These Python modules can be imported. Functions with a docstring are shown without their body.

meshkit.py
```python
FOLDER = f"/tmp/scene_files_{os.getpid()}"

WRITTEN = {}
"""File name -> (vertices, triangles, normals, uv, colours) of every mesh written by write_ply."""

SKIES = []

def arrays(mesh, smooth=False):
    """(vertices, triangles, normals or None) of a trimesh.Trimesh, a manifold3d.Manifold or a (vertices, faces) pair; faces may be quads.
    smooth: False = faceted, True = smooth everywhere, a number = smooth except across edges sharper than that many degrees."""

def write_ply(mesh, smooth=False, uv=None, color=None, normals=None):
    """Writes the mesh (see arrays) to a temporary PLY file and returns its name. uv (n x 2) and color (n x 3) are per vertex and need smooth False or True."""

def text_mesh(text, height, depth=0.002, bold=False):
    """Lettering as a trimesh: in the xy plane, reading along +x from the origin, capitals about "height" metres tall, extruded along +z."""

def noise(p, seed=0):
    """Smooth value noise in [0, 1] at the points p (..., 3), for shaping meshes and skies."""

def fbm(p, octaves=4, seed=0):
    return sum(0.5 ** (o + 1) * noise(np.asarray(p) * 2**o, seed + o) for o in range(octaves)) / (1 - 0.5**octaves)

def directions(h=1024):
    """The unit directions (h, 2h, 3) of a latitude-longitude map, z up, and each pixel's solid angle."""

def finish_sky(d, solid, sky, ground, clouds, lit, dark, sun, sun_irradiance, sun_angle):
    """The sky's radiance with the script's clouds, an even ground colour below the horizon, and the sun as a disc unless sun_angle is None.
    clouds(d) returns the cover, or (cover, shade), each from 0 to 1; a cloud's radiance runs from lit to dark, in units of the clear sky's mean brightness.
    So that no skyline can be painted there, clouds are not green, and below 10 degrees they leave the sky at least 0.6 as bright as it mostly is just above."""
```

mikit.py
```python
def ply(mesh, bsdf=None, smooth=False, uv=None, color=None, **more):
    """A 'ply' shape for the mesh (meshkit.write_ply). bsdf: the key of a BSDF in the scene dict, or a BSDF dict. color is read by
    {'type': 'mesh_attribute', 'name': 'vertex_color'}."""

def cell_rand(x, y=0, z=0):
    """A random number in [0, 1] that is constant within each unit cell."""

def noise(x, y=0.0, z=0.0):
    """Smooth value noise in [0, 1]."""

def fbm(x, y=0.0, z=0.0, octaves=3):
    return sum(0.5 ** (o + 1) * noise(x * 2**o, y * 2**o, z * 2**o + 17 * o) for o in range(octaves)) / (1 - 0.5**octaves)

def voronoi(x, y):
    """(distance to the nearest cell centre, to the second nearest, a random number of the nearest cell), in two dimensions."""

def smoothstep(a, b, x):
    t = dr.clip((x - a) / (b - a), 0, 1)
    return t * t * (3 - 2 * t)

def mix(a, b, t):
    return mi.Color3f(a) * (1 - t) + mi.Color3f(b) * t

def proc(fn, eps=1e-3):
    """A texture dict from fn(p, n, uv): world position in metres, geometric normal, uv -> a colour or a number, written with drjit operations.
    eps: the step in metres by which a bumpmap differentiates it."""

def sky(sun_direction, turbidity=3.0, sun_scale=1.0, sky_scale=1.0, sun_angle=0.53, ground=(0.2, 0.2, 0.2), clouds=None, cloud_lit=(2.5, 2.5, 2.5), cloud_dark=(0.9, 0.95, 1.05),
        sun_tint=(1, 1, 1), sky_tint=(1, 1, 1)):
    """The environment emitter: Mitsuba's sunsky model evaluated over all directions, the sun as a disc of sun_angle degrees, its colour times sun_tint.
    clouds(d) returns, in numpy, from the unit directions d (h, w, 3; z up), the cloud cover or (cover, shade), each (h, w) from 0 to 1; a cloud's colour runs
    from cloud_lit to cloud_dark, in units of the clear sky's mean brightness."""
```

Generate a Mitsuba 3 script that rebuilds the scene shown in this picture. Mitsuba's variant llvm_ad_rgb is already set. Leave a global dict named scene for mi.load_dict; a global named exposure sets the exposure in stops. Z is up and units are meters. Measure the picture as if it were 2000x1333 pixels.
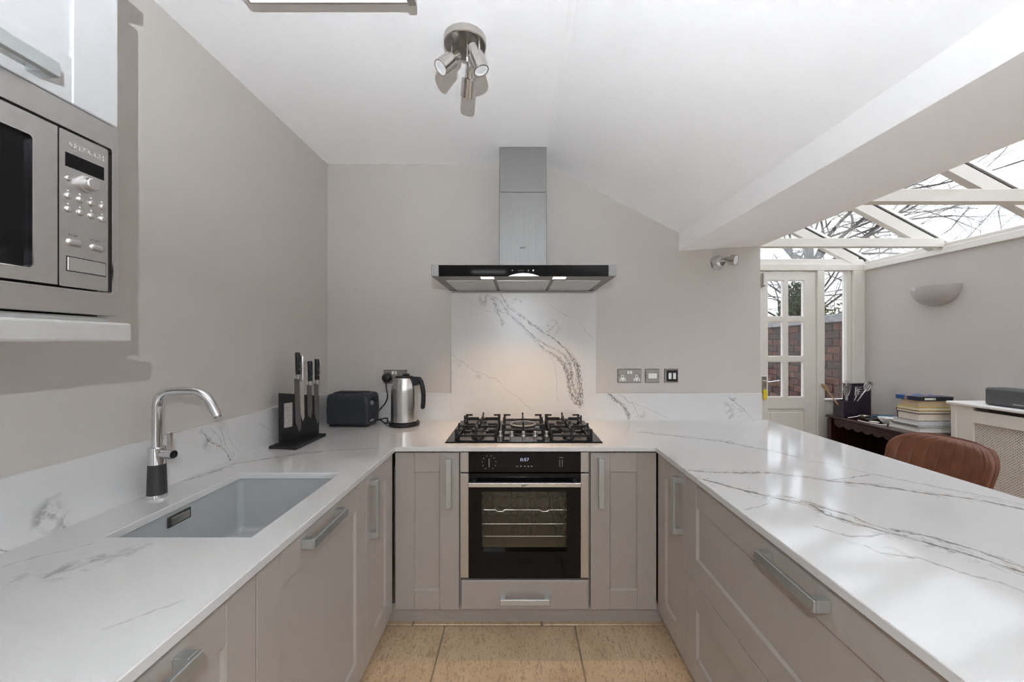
import math, random
import numpy as np, trimesh, drjit as dr, mitsuba as mi, mikit, meshkit
import shapely.geometry as sg
from mikit import ply, proc, noise, fbm, smoothstep, mix
T = mi.ScalarTransform4f
PI = math.pi
rng = np.random.default_rng(7)
E = 1.325                                   # lens height above the floor
scene, labels = {}, {}

# ------------------------------------------------------------------ camera, sky, lights, exposure
scene['camera'] = {'type': 'perspective', 'fov': math.degrees(2 * math.atan(1000 / 778)), 'fov_axis': 'x', 'near_clip': 0.03, 'far_clip': 200.0,
                   'principal_point_offset_x': -0.006, 'principal_point_offset_y': -0.0041,
                   'to_world': T().look_at(origin=[0, 0, E], target=[0, 1, E], up=[0, 0, 1])}
exposure = 0.26


def overcast(d):
    n = meshkit.fbm(d * 3.0 + 5.0, 4, seed=3)
    return np.clip(0.86 + 0.5 * (n - 0.45), 0, 1), np.clip((n - 0.42) * 1.2, 0, 1)


scene['sky'] = mikit.sky([0.5, -0.5, 0.7], turbidity=4.0, sun_scale=0.0, sky_scale=16, ground=(0.16, 0.15, 0.13), clouds=overcast,
                         cloud_lit=(1.22, 1.25, 1.30), cloud_dark=(0.92, 0.97, 1.05))
# the photographer's flash, held just above the lens: it throws the hard shadows of the spot heads on the ceiling and of the wall cabinet on the left wall
FLASH_TINT = np.array([1.0, 1.085, 1.165])
scene['flash'] = {'type': 'point', 'position': [0.02, -0.17, E + 0.27], 'intensity': {'type': 'rgb', 'value': (FLASH_TINT * 1.8).tolist()}}
# the same flash head is tilted up: most of its light bounces off the ceiling
scene['flash_bounce'] = {'type': 'spot', 'to_world': T().look_at(origin=[0.02, -0.17, E + 0.27], target=[-0.04, 0.20, E + 1.27], up=[0, 1, 0]), 'cutoff_angle': 72.0, 'beam_width': 35.0,
                         'intensity': {'type': 'rgb', 'value': (FLASH_TINT * 9.6).tolist()}}

# ------------------------------------------------------------------ mesh helpers
cat = trimesh.util.concatenate


def cbox(x0, x1, y0, y1, z0, z1, c=0.0015):
    """A box with chamfered edges."""
    c = min(c, 0.3 * min(x1 - x0, y1 - y0, z1 - z0))
    p = []
    for sx in (0, 1):
        for sy in (0, 1):
            for sz in (0, 1):
                X, Y, Z = (x0, x1)[sx], (y0, y1)[sy], (z0, z1)[sz]
                dx, dy, dz = c * (1 - 2 * sx), c * (1 - 2 * sy), c * (1 - 2 * sz)
                p += [(X, Y + dy, Z + dz), (X + dx, Y, Z + dz), (X + dx, Y + dy, Z)]
    return trimesh.convex.convex_hull(np.array(p))


def box(x0, x1, y0, y1, z0, z1):
    m = trimesh.creation.box([x1 - x0, y1 - y0, z1 - z0])
    m.apply_translation([(x0 + x1) / 2, (y0 + y1) / 2, (z0 + z1) / 2])
    return m


BALL = trimesh.creation.icosphere(2).vertices


def rbox(x0, x1, y0, y1, z0, z1, r):
    """A box with rounded edges and corners."""
    r = min(r, 0.499 * min(x1 - x0, y1 - y0, z1 - z0))
    c = [(a, b, d) for a in (x0 + r, x1 - r) for b in (y0 + r, y1 - r) for d in (z0 + r, z1 - r)]
    return trimesh.convex.convex_hull(np.vstack([np.array(q) + BALL * r for q in c]))


def hull(pts):
    return trimesh.convex.convex_hull(np.array(pts, float))


def ball(c, r, s=2):
    m = trimesh.creation.icosphere(s, radius=1.0)
    m.vertices = m.vertices * np.broadcast_to(r, 3) + np.array(c)
    return m


def frame_of(t):
    a = np.cross(t, [0, 0, 1.0] if abs(t[2]) < 0.9 else [1.0, 0, 0])
    a /= np.linalg.norm(a)
    return a, np.cross(t, a)


def tube(pts, r, n=12):
    """A tube along a polyline, with flat ends; r may vary."""
    p = np.array(pts, float)
    r = np.broadcast_to(r, (len(p),))
    t = np.gradient(p, axis=0)
    t /= np.linalg.norm(t, axis=1, keepdims=True)
    a, _ = frame_of(t[0])
    ang = np.arange(n) * 2 * PI / n
    v = []
    for k in range(len(p)):
        a = a - t[k] * (a @ t[k])
        a /= np.linalg.norm(a)
        b = np.cross(t[k], a)
        v.append(p[k] + r[k] * (np.cos(ang)[:, None] * a + np.sin(ang)[:, None] * b))
    v = np.vstack(v + [p[:1], p[-1:]])
    f, m = [], len(p)
    for k in range(m - 1):
        for j in range(n):
            q, w = k * n + j, k * n + (j + 1) % n
            f += [(q, w, w + n), (q, w + n, q + n)]
    for j in range(n):
        f += [(m * n, (j + 1) % n, j), (m * n + 1, (m - 1) * n + j, (m - 1) * n + (j + 1) % n)]
    return trimesh.Trimesh(v, f, process=False)


def cyl(p0, p1, r0, r1=None, n=28):
    return tube([p0, p1], [r0, r0 if r1 is None else r1], n)


def fillet(pts, rad, k=8):
    """Rounds the inner corners of a polyline."""
    p = [np.array(q, float) for q in pts]
    out = [p[0]]
    for i in range(1, len(p) - 1):
        a, b = p[i - 1] - p[i], p[i + 1] - p[i]
        la, lb = np.linalg.norm(a), np.linalg.norm(b)
        r = min(rad, 0.49 * la, 0.49 * lb)
        s, e = p[i] + a / la * r, p[i] + b / lb * r
        for j in range(k + 1):
            t = j / k
            out.append((1 - t) ** 2 * s + 2 * t * (1 - t) * p[i] + t * t * e)
    return np.array(out + [p[-1]])


def lathe(prof, c=(0, 0, 0), n=40):
    m = trimesh.creation.revolve(np.array(prof, float), sections=n)
    if m.volume < 0:
        m.invert()
    m.apply_translation(c)
    return m


def along(m, p, d):
    """Turns a mesh built along +z at the origin so that its axis runs along d from p."""
    d = np.array(d, float)
    d /= np.linalg.norm(d)
    M = np.eye(4)
    a, b = frame_of(d)
    M[:3, 0], M[:3, 1], M[:3, 2], M[:3, 3] = a, b, d, p
    if np.linalg.det(M[:3, :3]) < 0:
        M[:3, 0] *= -1
    m = m.copy()
    m.apply_transform(M)
    return m


def prism(poly, a, b, axis):
    """A polygon extruded from a to b along an axis: axis 'y' takes (x, z), 'x' takes (y, z), 'z' takes (x, y)."""
    poly = poly if isinstance(poly, sg.base.BaseGeometry) else sg.Polygon(poly)
    m = trimesh.creation.extrude_polygon(poly, b - a, engine='earcut')
    v = np.array(m.vertices)
    v = {'z': v + [0, 0, a], 'y': np.c_[v[:, 0], v[:, 2] + a, v[:, 1]], 'x': np.c_[v[:, 2] + a, v[:, 0], v[:, 1]]}[axis]
    m = trimesh.Trimesh(v, m.faces, process=False)
    if m.volume < 0:
        m.invert()
    return m


def rrect(x0, x1, y0, y1, r, k=6):
    return sg.box(x0 + r, y0 + r, x1 - r, y1 - r).buffer(r, quad_segs=k)


def bev_prism(poly, z0, z1, c):
    """A rectilinear polygon extruded along z with a chamfered upper edge."""
    poly = sg.polygon.orient(poly.simplify(1e-9))
    inner = sg.polygon.orient(poly.buffer(-c, join_style='mitre'))
    lo, hi = prism(poly, z0, z1 - c, 'z'), prism(inner, z1 - 2 * c, z1, 'z')
    rings = [(poly.exterior, inner.exterior)]
    for h in poly.interiors:
        rings.append((h, min(inner.interiors, key=lambda q: q.distance(h))))
    parts = [lo, hi]
    for o, i in rings:
        o, i = np.array(o.coords)[:-1], np.array(i.coords)[:-1]
        i = i[[np.argmin(((i - q) ** 2).sum(1)) for q in o]]
        n = len(o)
        v = np.vstack([np.c_[o, np.full(n, z1 - c)], np.c_[i, np.full(n, z1)]])
        f = []
        for k in range(n):
            j = (k + 1) % n
            f += [(k, j, n + j), (k, n + j, n + k)]
        parts.append(trimesh.Trimesh(v, f, process=False))
    return cat(parts)


def frusta(p0, p1, r0, r1, n=5):
    """Many tapered twigs in one mesh."""
    p0, p1 = np.array(p0, float), np.array(p1, float)
    t = p1 - p0
    t /= np.linalg.norm(t, axis=1, keepdims=True) + 1e-9
    a = np.cross(t, np.where(np.abs(t[:, 2:]) < 0.9, [0, 0, 1.0], [1.0, 0, 0]))
    a /= np.linalg.norm(a, axis=1, keepdims=True) + 1e-9
    b = np.cross(t, a)
    ang = np.arange(n) * 2 * PI / n
    ring = np.cos(ang)[None, :, None] * a[:, None] + np.sin(ang)[None, :, None] * b[:, None]
    v = np.concatenate([p0[:, None] + ring * np.array(r0)[:, None, None], p1[:, None] + ring * np.array(r1)[:, None, None]], 1)
    j = np.arange(n)
    f1 = np.vstack([np.c_[j, (j + 1) % n, n + (j + 1) % n], np.c_[j, n + (j + 1) % n, n + j]])
    f = (f1[None] + (np.arange(len(p0)) * 2 * n)[:, None, None]).reshape(-1, 3)
    return trimesh.Trimesh(v.reshape(-1, 3), f, process=False)


def letters(text, height, p, way, depth=0.0008, bold=False, mid=True):
    """Raised lettering: way '-y' faces the camera, '+x' faces right and reads along +y, '-x' faces left."""
    m = meshkit.text_mesh(text, height, depth, bold)
    v = np.array(m.vertices)
    if mid:
        v[:, 0] -= (v[:, 0].min() + v[:, 0].max()) / 2
    v = {'-y': np.c_[v[:, 0], -v[:, 2], v[:, 1]], '+x': np.c_[v[:, 2], v[:, 0], v[:, 1]], '-x': np.c_[-v[:, 2], -v[:, 0], v[:, 1]]}[way]
    return trimesh.Trimesh(v + np.array(p), m.faces, process=False)


# ------------------------------------------------------------------ scene bookkeeping
COUNT = {}


def key_for(name):
    n = COUNT.get(name, -1) + 1
    COUNT[name] = n
    return name if n == 0 else f'{name}_{n:03d}'


def add(key, mesh, bsdf, smooth=30, **more):
    """One entry of the scene; a part's key is its holder's key, two underscores and its name. Repeats are numbered."""
    key = key_for(key)
    scene[key] = ply(mesh, bsdf, smooth, **more)
    return key


def solo(key, mesh, bsdf, smooth=30):
    """A thing that is one mesh, under a key already taken by thing()."""
    scene[key] = ply(mesh, bsdf, smooth)


def tag(key, label, category, group=None):
    labels[key] = {'label': label, 'category': category}
    if group:
        labels[key]['group'] = group
    return key


def thing(name, label, category, group=None):
    return tag(key_for(name), label, category, group)


def struct(key, mesh, bsdf, label, smooth=False):
    k = add(key, mesh, bsdf, smooth)
    labels[k] = {'label': label, 'kind': 'structure'}
    return k


def struct_root(key, label):
    k = key_for(key)
    labels[k] = {'label': label, 'kind': 'structure'}
    return k


# ------------------------------------------------------------------ materials
def col(c):
    """sRGB 0-255 to linear."""
    c = np.array(c, float) / 255
    return np.where(c <= 0.04045, c / 12.92, ((c + 0.055) / 1.055) ** 2.4).tolist()


def rgb(c):
    return {'type': 'rgb', 'value': [float(x) for x in c]}


def mat(name, base, rough=0.5, metal=0.0, spec=0.5, **kw):
    base = base if isinstance(base, dict) else rgb(base)
    scene[name] = {'type': 'twosided', 'bsdf': {'type': 'principled', 'base_color': base, 'roughness': float(rough), 'metallic': float(metal), 'specular': float(spec), **kw}}
    return name


def gloss(name, base, alpha=0.05):
    base = base if isinstance(base, dict) else rgb(base)
    scene[name] = {'type': 'twosided', 'bsdf': {'type': 'roughplastic', 'diffuse_reflectance': base, 'alpha': float(alpha), 'nonlinear': False}}
    return name


def plaster(p, n, uv):
    b = fbm(p.x * 1.7, p.y * 1.7, p.z * 1.7)
    return mi.Color3f(*WALL) * (0.97 + 0.06 * b)


def skim(p, n, uv):
    b = fbm(p.x * 2.1, p.y * 1.3, p.z * 2.0)
    return mi.Color3f(*CEIL) * (0.98 + 0.03 * b)


WALL, CEIL = (0.525, 0.491, 0.459), (0.91, 0.91, 0.915)
mat('m_wall', proc(plaster), 0.42, spec=0.35)
mat('m_ceiling', proc(skim), 0.55, spec=0.3)
mat('m_white_wood', (0.80, 0.78, 0.74), 0.35)
mat('m_cream', (0.70, 0.675, 0.62), 0.35)
mat('m_door_grey', (0.365, 0.333, 0.308), 0.38, spec=0.4)
mat('m_carcass', (0.32, 0.30, 0.29), 0.5)
mat('m_white_gloss', (0.48, 0.48, 0.487), 0.18)
mat('m_pelmet', (0.43, 0.425, 0.41), 0.3)
mat('m_handle', (0.56, 0.60, 0.60), 0.36, 0.85)
mat('m_chrome', (0.68, 0.68, 0.69), 0.06, 1.0)
mat('m_nickel', (0.52, 0.49, 0.46), 0.18, 1.0)
mat('m_plate', (0.27, 0.245, 0.225), 0.34, 1.0)
mat('m_alu', (0.66, 0.65, 0.64), 0.32, 1.0)
mat('m_cast', (0.20, 0.19, 0.185), 0.35, 0.8)
mat('m_black_glass', (0.003, 0.003, 0.0035), 0.05, spec=0.16)
mat('m_black', (0.006, 0.006, 0.007), 0.4, spec=0.3)
mat('m_iron', (0.007, 0.007, 0.007), 0.4, spec=0.3)
mat('m_dark', (0.02, 0.02, 0.02), 0.7)
mat('m_slate', (0.015, 0.017, 0.021), 0.45, spec=0.3)
mat('m_sleeve', (0.014, 0.014, 0.014), 0.5)
mat('m_granite', proc(lambda p, n, uv: mi.Color3f(0.42, 0.435, 0.435) * (0.94 + 0.12 * noise(p.x * 900, p.y * 900, p.z * 900))), 0.45)
mat('m_enamel', (0.20, 0.165, 0.11), 0.4)
mat('m_white', (0.78, 0.78, 0.76), 0.3)
mat('m_sconce', (0.44, 0.41, 0.39), 0.16)
mat('m_lens', (0.75, 0.77, 0.80), 0.12)
mat('m_lens_ring', (0.85, 0.85, 0.85), 0.3)
mat('m_print', (0.03, 0.03, 0.03), 0.5)
mat('m_print_grey', (0.16, 0.16, 0.16), 0.5)
mat('m_yellow', (0.75, 0.60, 0.02), 0.5)
mat('m_grille', (0.66, 0.61, 0.54), 0.5)
mat('m_speaker', (0.078, 0.081, 0.085), 0.6)
mat('m_grout', (0.20, 0.155, 0.105), 0.8)
scene['m_pane'] = {'type': 'thindielectric', 'int_ior': 1.5}
scene['m_smoked'] = {'type': 'thindielectric', 'int_ior': 1.5, 'specular_transmittance': rgb((0.75, 0.72, 0.66)), 'specular_reflectance': rgb((0.6, 0.6, 0.6))}


def brushed(p, n, uv):
    """Fine horizontal brushing."""
    s = 0.6 * noise(p.z * 2200, p.x * 7 + p.y * 7, 3.0) + 0.4 * noise(p.z * 700, p.x * 3 + p.y * 3, 8.0)
    return mi.Color3f(0.58, 0.565, 0.55) * (0.95 + 0.10 * s)


def brushed_rough(p, n, uv):
    return 0.26 + 0.10 * noise(p.z * 1400, p.x * 5 + p.y * 5, 1.0)


mat('m_hood_steel', proc(lambda p, n, uv: mi.Color3f(0.30, 0.295, 0.29) * (0.93 + 0.14 * noise(p.x * 900, p.z * 4, 3.0))), 0.52, 1.0)
mat('m_steel', proc(brushed), 0.36, 1.0)


def travertine(p, n, uv):
    tone = fbm(p.x * 3.3, p.y * 1.6, 4.0, 4)
    pits = smoothstep(0.60, 0.72, fbm(p.x * 230, p.y * 85, 2.0, 3))
    cloud = fbm(p.x * 14, p.y * 7, 9.0, 4)
    big = smoothstep(0.66, 0.78, fbm(p.x * 90, p.y * 26, 21.0, 3))
    c = mix((0.47, 0.325, 0.19), (0.73, 0.56, 0.385), tone * 0.55 + cloud * 0.5)
    return mix(mix(c, (0.24, 0.145, 0.065), pits * 0.38), (0.22, 0.13, 0.06), big * 0.30)


mat('m_tile', proc(travertine), 0.38, spec=0.4)


STRAND = 0.055


def seg_field(a, b, veins):
    """Darkness of hairline veins, and a wider halo around the strong ones."""
    w1, w2 = fbm(a * 45, b * 45, 1.0, 4) - 0.5, fbm(a * 45, b * 45, 7.0, 4) - 0.5
    v1, v2 = fbm(a * 13, b * 13, 31.0, 4) - 0.5, fbm(a * 13, b * 13, 37.0, 4) - 0.5
    v3, v4 = fbm(a * 17, b * 17, 51.0, 4) - 0.5, fbm(a * 17, b * 17, 57.0, 4) - 0.5
    strands = ((a + w1 * 0.013, b + w2 * 0.013), (a + v1 * STRAND, b + v2 * STRAND), (a + v3 * STRAND, b + v4 * STRAND))
    best, halo = mi.Float(0), mi.Float(0)
    for s, w, pts in veins:
        for k, (a, b) in enumerate(strands if s >= 0.65 else strands[:1]):
            d = mi.Float(9)
            for (x0, y0), (x1, y1) in zip(pts[:-1], pts[1:]):
                dx, dy = x1 - x0, y1 - y0
                t = dr.clip(((a - x0) * dx + (b - y0) * dy) / (dx * dx + dy * dy), 0, 1)
                d = dr.minimum(d, dr.square(a - x0 - t * dx) + dr.square(b - y0 - t * dy))
            d = dr.sqrt(d)
            q = w * (1.25 if k == 0 else 0.8)
            best = dr.maximum(best, s * (1.0 if k == 0 else 0.7) * (1 - smoothstep(0.25 * q, 1.2 * q, d)))
            if s >= 0.65 and k == 0:
                halo = dr.maximum(halo, s * (1 - smoothstep(0.0, 14 * w, d)))
    return best, halo


def blots(a, b, spots):
    o = mi.Float(0)
    for x, y, r, s in spots:
        o = dr.maximum(o, s * (1 - smoothstep(0.2 * r, r, dr.sqrt(dr.square(a - x) + dr.square(b - y)))))
    return o


def quartz(axes, veins, spots, speckle=None):
    def fn(p, n, uv):
        a, b = (p.x, p.z) if axes == 'xz' else (p.y, p.z) if axes == 'yz' else (p.x, p.y)
        line, halo = seg_field(a, b, veins)
        broken = 0.45 + 0.55 * smoothstep(0.33, 0.55, fbm(a * 60, b * 60, 3.0, 3))
        wisps = smoothstep(0.50, 0.72, fbm(a * 75, b * 75, 11.0, 4))
        cloud = blots(a, b, spots) * smoothstep(0.42, 0.68, fbm(a * 55, b * 55, 5.0, 4))
        dark = line * broken + halo * wisps * (0.20 if speckle else 0.34) + cloud * 0.5
        if speckle:
            lo, hi = speckle
            band = smoothstep(lo - 0.03, lo + 0.05, hi - b)
            dark = dr.maximum(dark, smoothstep(0.15, 0.6, halo) * band * smoothstep(0.53, 0.60, fbm(a * 300, b * 200, 6.0, 3)) * 0.95)
        warm = smoothstep(0.45, 0.7, fbm(a * 20, b * 20, 13.0, 2))
        base = mi.Color3f(0.625, 0.621, 0.615) * (0.965 + 0.05 * fbm(a * 5, b * 5, 2.0))
        return mix(base, mix((0.075, 0.075, 0.08), (0.17, 0.13, 0.085), warm), dr.clip(dark, 0, 0.95))
    return proc(fn)


VB = [(1.0,0.0022,[(-0.106,1.631),(-0.057,1.55),(-0.001,1.51),(0.072,1.454),(0.153,1.397),(0.225,1.357),(0.29,1.292),(0.339,1.235),(0.367,1.179),(0.375,1.098),(0.383,1.017),(0.387,0.944)]),(0.8,0.0018,[(-0.195,1.631),(-0.146,1.591),(-0.114,1.526),(-0.065,1.51),(-0.025,1.478),(0.031,1.429),(0.096,1.373),(0.137,1.316),(0.169,1.288),(0.242,1.243),(0.29,1.187),(0.31,1.114),(0.318,1.041),(0.347,0.969),(0.383,0.948)]),(0.7,0.0016,[(-0.171,1.623),(-0.106,1.591),(-0.09,1.55),(-0.049,1.502),(0.023,1.445),(0.104,1.365),(0.161,1.324),(0.225,1.292),(0.29,1.251),(0.322,1.187),(0.339,1.066),(0.371,0.969)]),(0.9,0.0028,[(-0.146,1.575),(-0.122,1.51),(-0.106,1.47),(-0.098,1.437)]),(0.4,0.0013,[(0.169,1.288),(0.201,1.251),(0.225,1.195),(0.238,1.114),(0.242,1.009),(0.25,0.961)]),(0.5,0.0014,[(-0.405,1.256),(-0.332,1.203),(-0.259,1.15),(-0.219,1.142),(-0.179,1.118),(-0.138,1.11),(-0.074,1.041),(-0.001,0.993),(0.088,0.916)]),(0.4,0.0013,[(0.153,1.627),(0.185,1.575),(0.242,1.534),(0.298,1.498),(0.371,1.478),(0.403,1.421),(0.46,1.361)]),(0.3,0.0012,[(-0.364,1.619),(-0.308,1.583),(-0.219,1.534),(-0.146,1.514)]),(0.6,0.0015,[(0.618,1.014),(0.653,0.997),(0.681,0.968),(0.71,0.957),(0.738,0.894),(0.755,0.854)]),(0.7,0.0015,[(0.561,1.014),(0.596,0.98),(0.63,0.963),(0.658,0.928),(0.681,0.894),(0.687,0.854)]),(0.5,0.0013,[(0.584,0.963),(0.613,0.94),(0.641,0.917),(0.67,0.883),(0.687,0.86)]),(0.4,0.0012,[(0.721,0.957),(0.789,0.928),(0.869,0.894),(0.938,0.854)]),(0.6,0.0014,[(1.302,0.997),(1.354,0.951),(1.399,0.917),(1.451,0.855)]),(0.4,0.0012,[(-0.589,0.914),(-0.531,0.843)])]
VT = [(0.7,0.004,[(0.648,2.149),(0.769,2.073),(0.882,2.012),(1.001,1.927),(1.097,1.792),(1.172,1.675)]),(0.4,0.003,[(1.144,1.708),(1.178,1.613),(1.232,1.575),(1.266,1.494),(1.343,1.391),(1.415,1.254),(1.502,1.141)]),(0.9,0.004,[(0.639,1.494),(0.73,1.472),(0.93,1.462),(1.03,1.411),(1.086,1.373),(1.191,1.345),(1.274,1.277),(1.401,1.216),(1.448,1.141),(1.472,1.08)]),(0.6,0.003,[(1.101,1.391),(1.16,1.407),(1.294,1.447),(1.344,1.373),(1.409,1.302),(1.478,1.209),(1.521,1.116)]),(0.95,0.004,[(0.642,1.401),(0.719,1.302),(0.782,1.238),(0.863,1.174),(0.858,1.103),(0.902,1.036),(0.964,0.966),(1.014,0.898),(1.047,0.825),(1.068,0.757)]),(0.8,0.003,[(0.787,1.246),(0.847,1.231),(0.878,1.187),(0.892,1.141),(0.92,1.109),(0.921,1.068),(0.941,1.025),(1.015,0.98),(1.054,0.914),(1.074,0.845),(1.092,0.774)]),(0.5,0.0035,[(0.771,1.036),(0.813,0.98),(0.872,0.985),(0.932,1.0)]),(0.45,0.004,[(0.815,0.935),(0.823,0.906),(0.889,0.882),(0.916,0.828),(0.962,0.792),(0.972,0.751)]),(0.4,0.0025,[(0.778,1.231),(0.743,1.181),(0.7,1.16),(0.646,1.141)]),(0.36,0.0022,[(-1.093,0.846),(-1.087,0.866),(-1.061,0.9),(-1.025,0.933),(-1.001,0.953)]),(0.26,0.010,[(-0.958,0.814),(-0.94,0.85),(-0.913,0.886),(-0.891,0.895),(-0.875,0.941)]),(0.3,0.003,[(-0.685,0.661),(-0.663,0.692),(-0.639,0.716),(-0.62,0.738)]),(0.68,0.003,[(-1.16,1.382),(-1.142,1.451),(-1.118,1.578),(-1.048,1.632),(-0.974,1.689),(-0.871,1.751)]),(0.5,0.0035,[(-1.025,1.642),(-0.952,1.735),(-0.87,1.769),(-0.757,1.786),(-0.63,1.822)]),(0.4,0.003,[(-0.916,1.752),(-0.821,1.783),(-0.691,1.795)])]
VL = [(0.7,0.0013,[(1.472,1.001),(1.496,0.962),(1.535,0.933),(1.571,0.916),(1.598,0.885),(1.62,0.846)]),(0.6,0.0012,[(1.515,0.999),(1.55,0.968),(1.566,0.937),(1.571,0.916)]),(0.6,0.0013,[(1.561,0.997),(1.571,0.975),(1.577,0.942),(1.609,0.894),(1.632,0.855)]),(0.5,0.0012,[(1.598,0.993),(1.604,0.952),(1.632,0.912),(1.667,0.874)]),(0.14,0.006,[(1.016,0.942),(0.99,0.936),(0.979,0.922),(0.964,0.902),(0.968,0.879),(0.986,0.855),(1.016,0.849),(1.036,0.857)]),(0.6,0.0012,[(0.887,0.874),(0.898,0.861),(0.912,0.845)]),(0.5,0.0012,[(1.803,0.963),(1.84,0.936),(1.903,0.903)])]
gloss('m_quartz_top', quartz('xy', VT, [(-0.93, 0.83, 0.05, 0.5), (-1.0, 0.80, 0.05, 0.4), (0.85, 0.9, 0.05, 0.5), (0.80, 0.97, 0.05, 0.3), (1.0, 1.95, 0.06, 0.5), (1.12, 1.35, 0.04, 0.4), (-0.95, 0.84, 0.05, 0.8), (-0.92, 0.88, 0.045, 0.8), (-0.89, 0.91, 0.04, 0.6)]), 0.009)
gloss('m_quartz_back', quartz('xz', VB, [(0.21, 1.43, 0.07, 0.9), (-0.21, 1.60, 0.06, 0.8), (0.0, 1.59, 0.05, 0.7), (-0.38, 1.17, 0.07, 0.4), (1.32, 0.99, 0.04, 0.8), (1.30, 0.93, 0.05, 0.8), (1.30, 0.88, 0.05, 1.0), (1.37, 0.90, 0.04, 0.5), (0.75, 0.89, 0.06, 0.6), (-0.25, 1.12, 0.03, 0.5)], (0.0, 1.26)), 0.07)
gloss('m_quartz_side', quartz('yz', VL, [(1.62, 0.865, 0.03, 1.0), (1.50, 0.945, 0.035, 0.8), (0.985, 0.90, 0.05, 0.9), (1.03, 0.86, 0.04, 0.9)]), 0.07)

# ------------------------------------------------------------------ the room
ZC = 2.446                                                     # flat part of the ceiling
struct('wall_left', box(-1.30, -1.188, -2.7, 2.58, 0, 2.56), 'm_wall', 'taupe painted wall on the left, behind the sink')
struct('wall_back', prism([(-1.188, 0), (1.51, 0), (1.51, 1.935), (1.0025, 1.905), (1.0025, 2.016), (0.172, ZC), (-1.188, ZC)], 2.484, 2.58, 'y'), 'm_wall', 'taupe painted end wall behind the cooker hood')
struct('ceiling', prism([(-1.188, ZC), (0.14, ZC), (0.165, ZC - 0.002), (0.19, ZC - 0.009), (1.0025, 2.016), (1.0025, 2.13), (0.2, 2.56), (-1.188, 2.56)], -2.7, 2.58, 'y'), 'm_ceiling', 'white plastered ceiling, flat at the left and sloping down to the beam')
struct('trim_1', prism([(1.0025, 1.905), (1.51, 1.935), (1.51, 3.06), (1.0025, 3.06)], -2.7, 2.58, 'y'), 'm_ceiling', 'white plastered beam between kitchen and conservatory')
struct('wall_inner', box(1.41, 1.51, 2.58, 3.72, 0, 3.06), 'm_wall', 'short outer wall of the kitchen beside the conservatory door')
struct('wall_right', box(3.244, 3.40, -2.7, 3.80, 0, 2.009), 'm_wall', 'taupe painted low wall of the conservatory, with the wall light')
RX = 0.53
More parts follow.
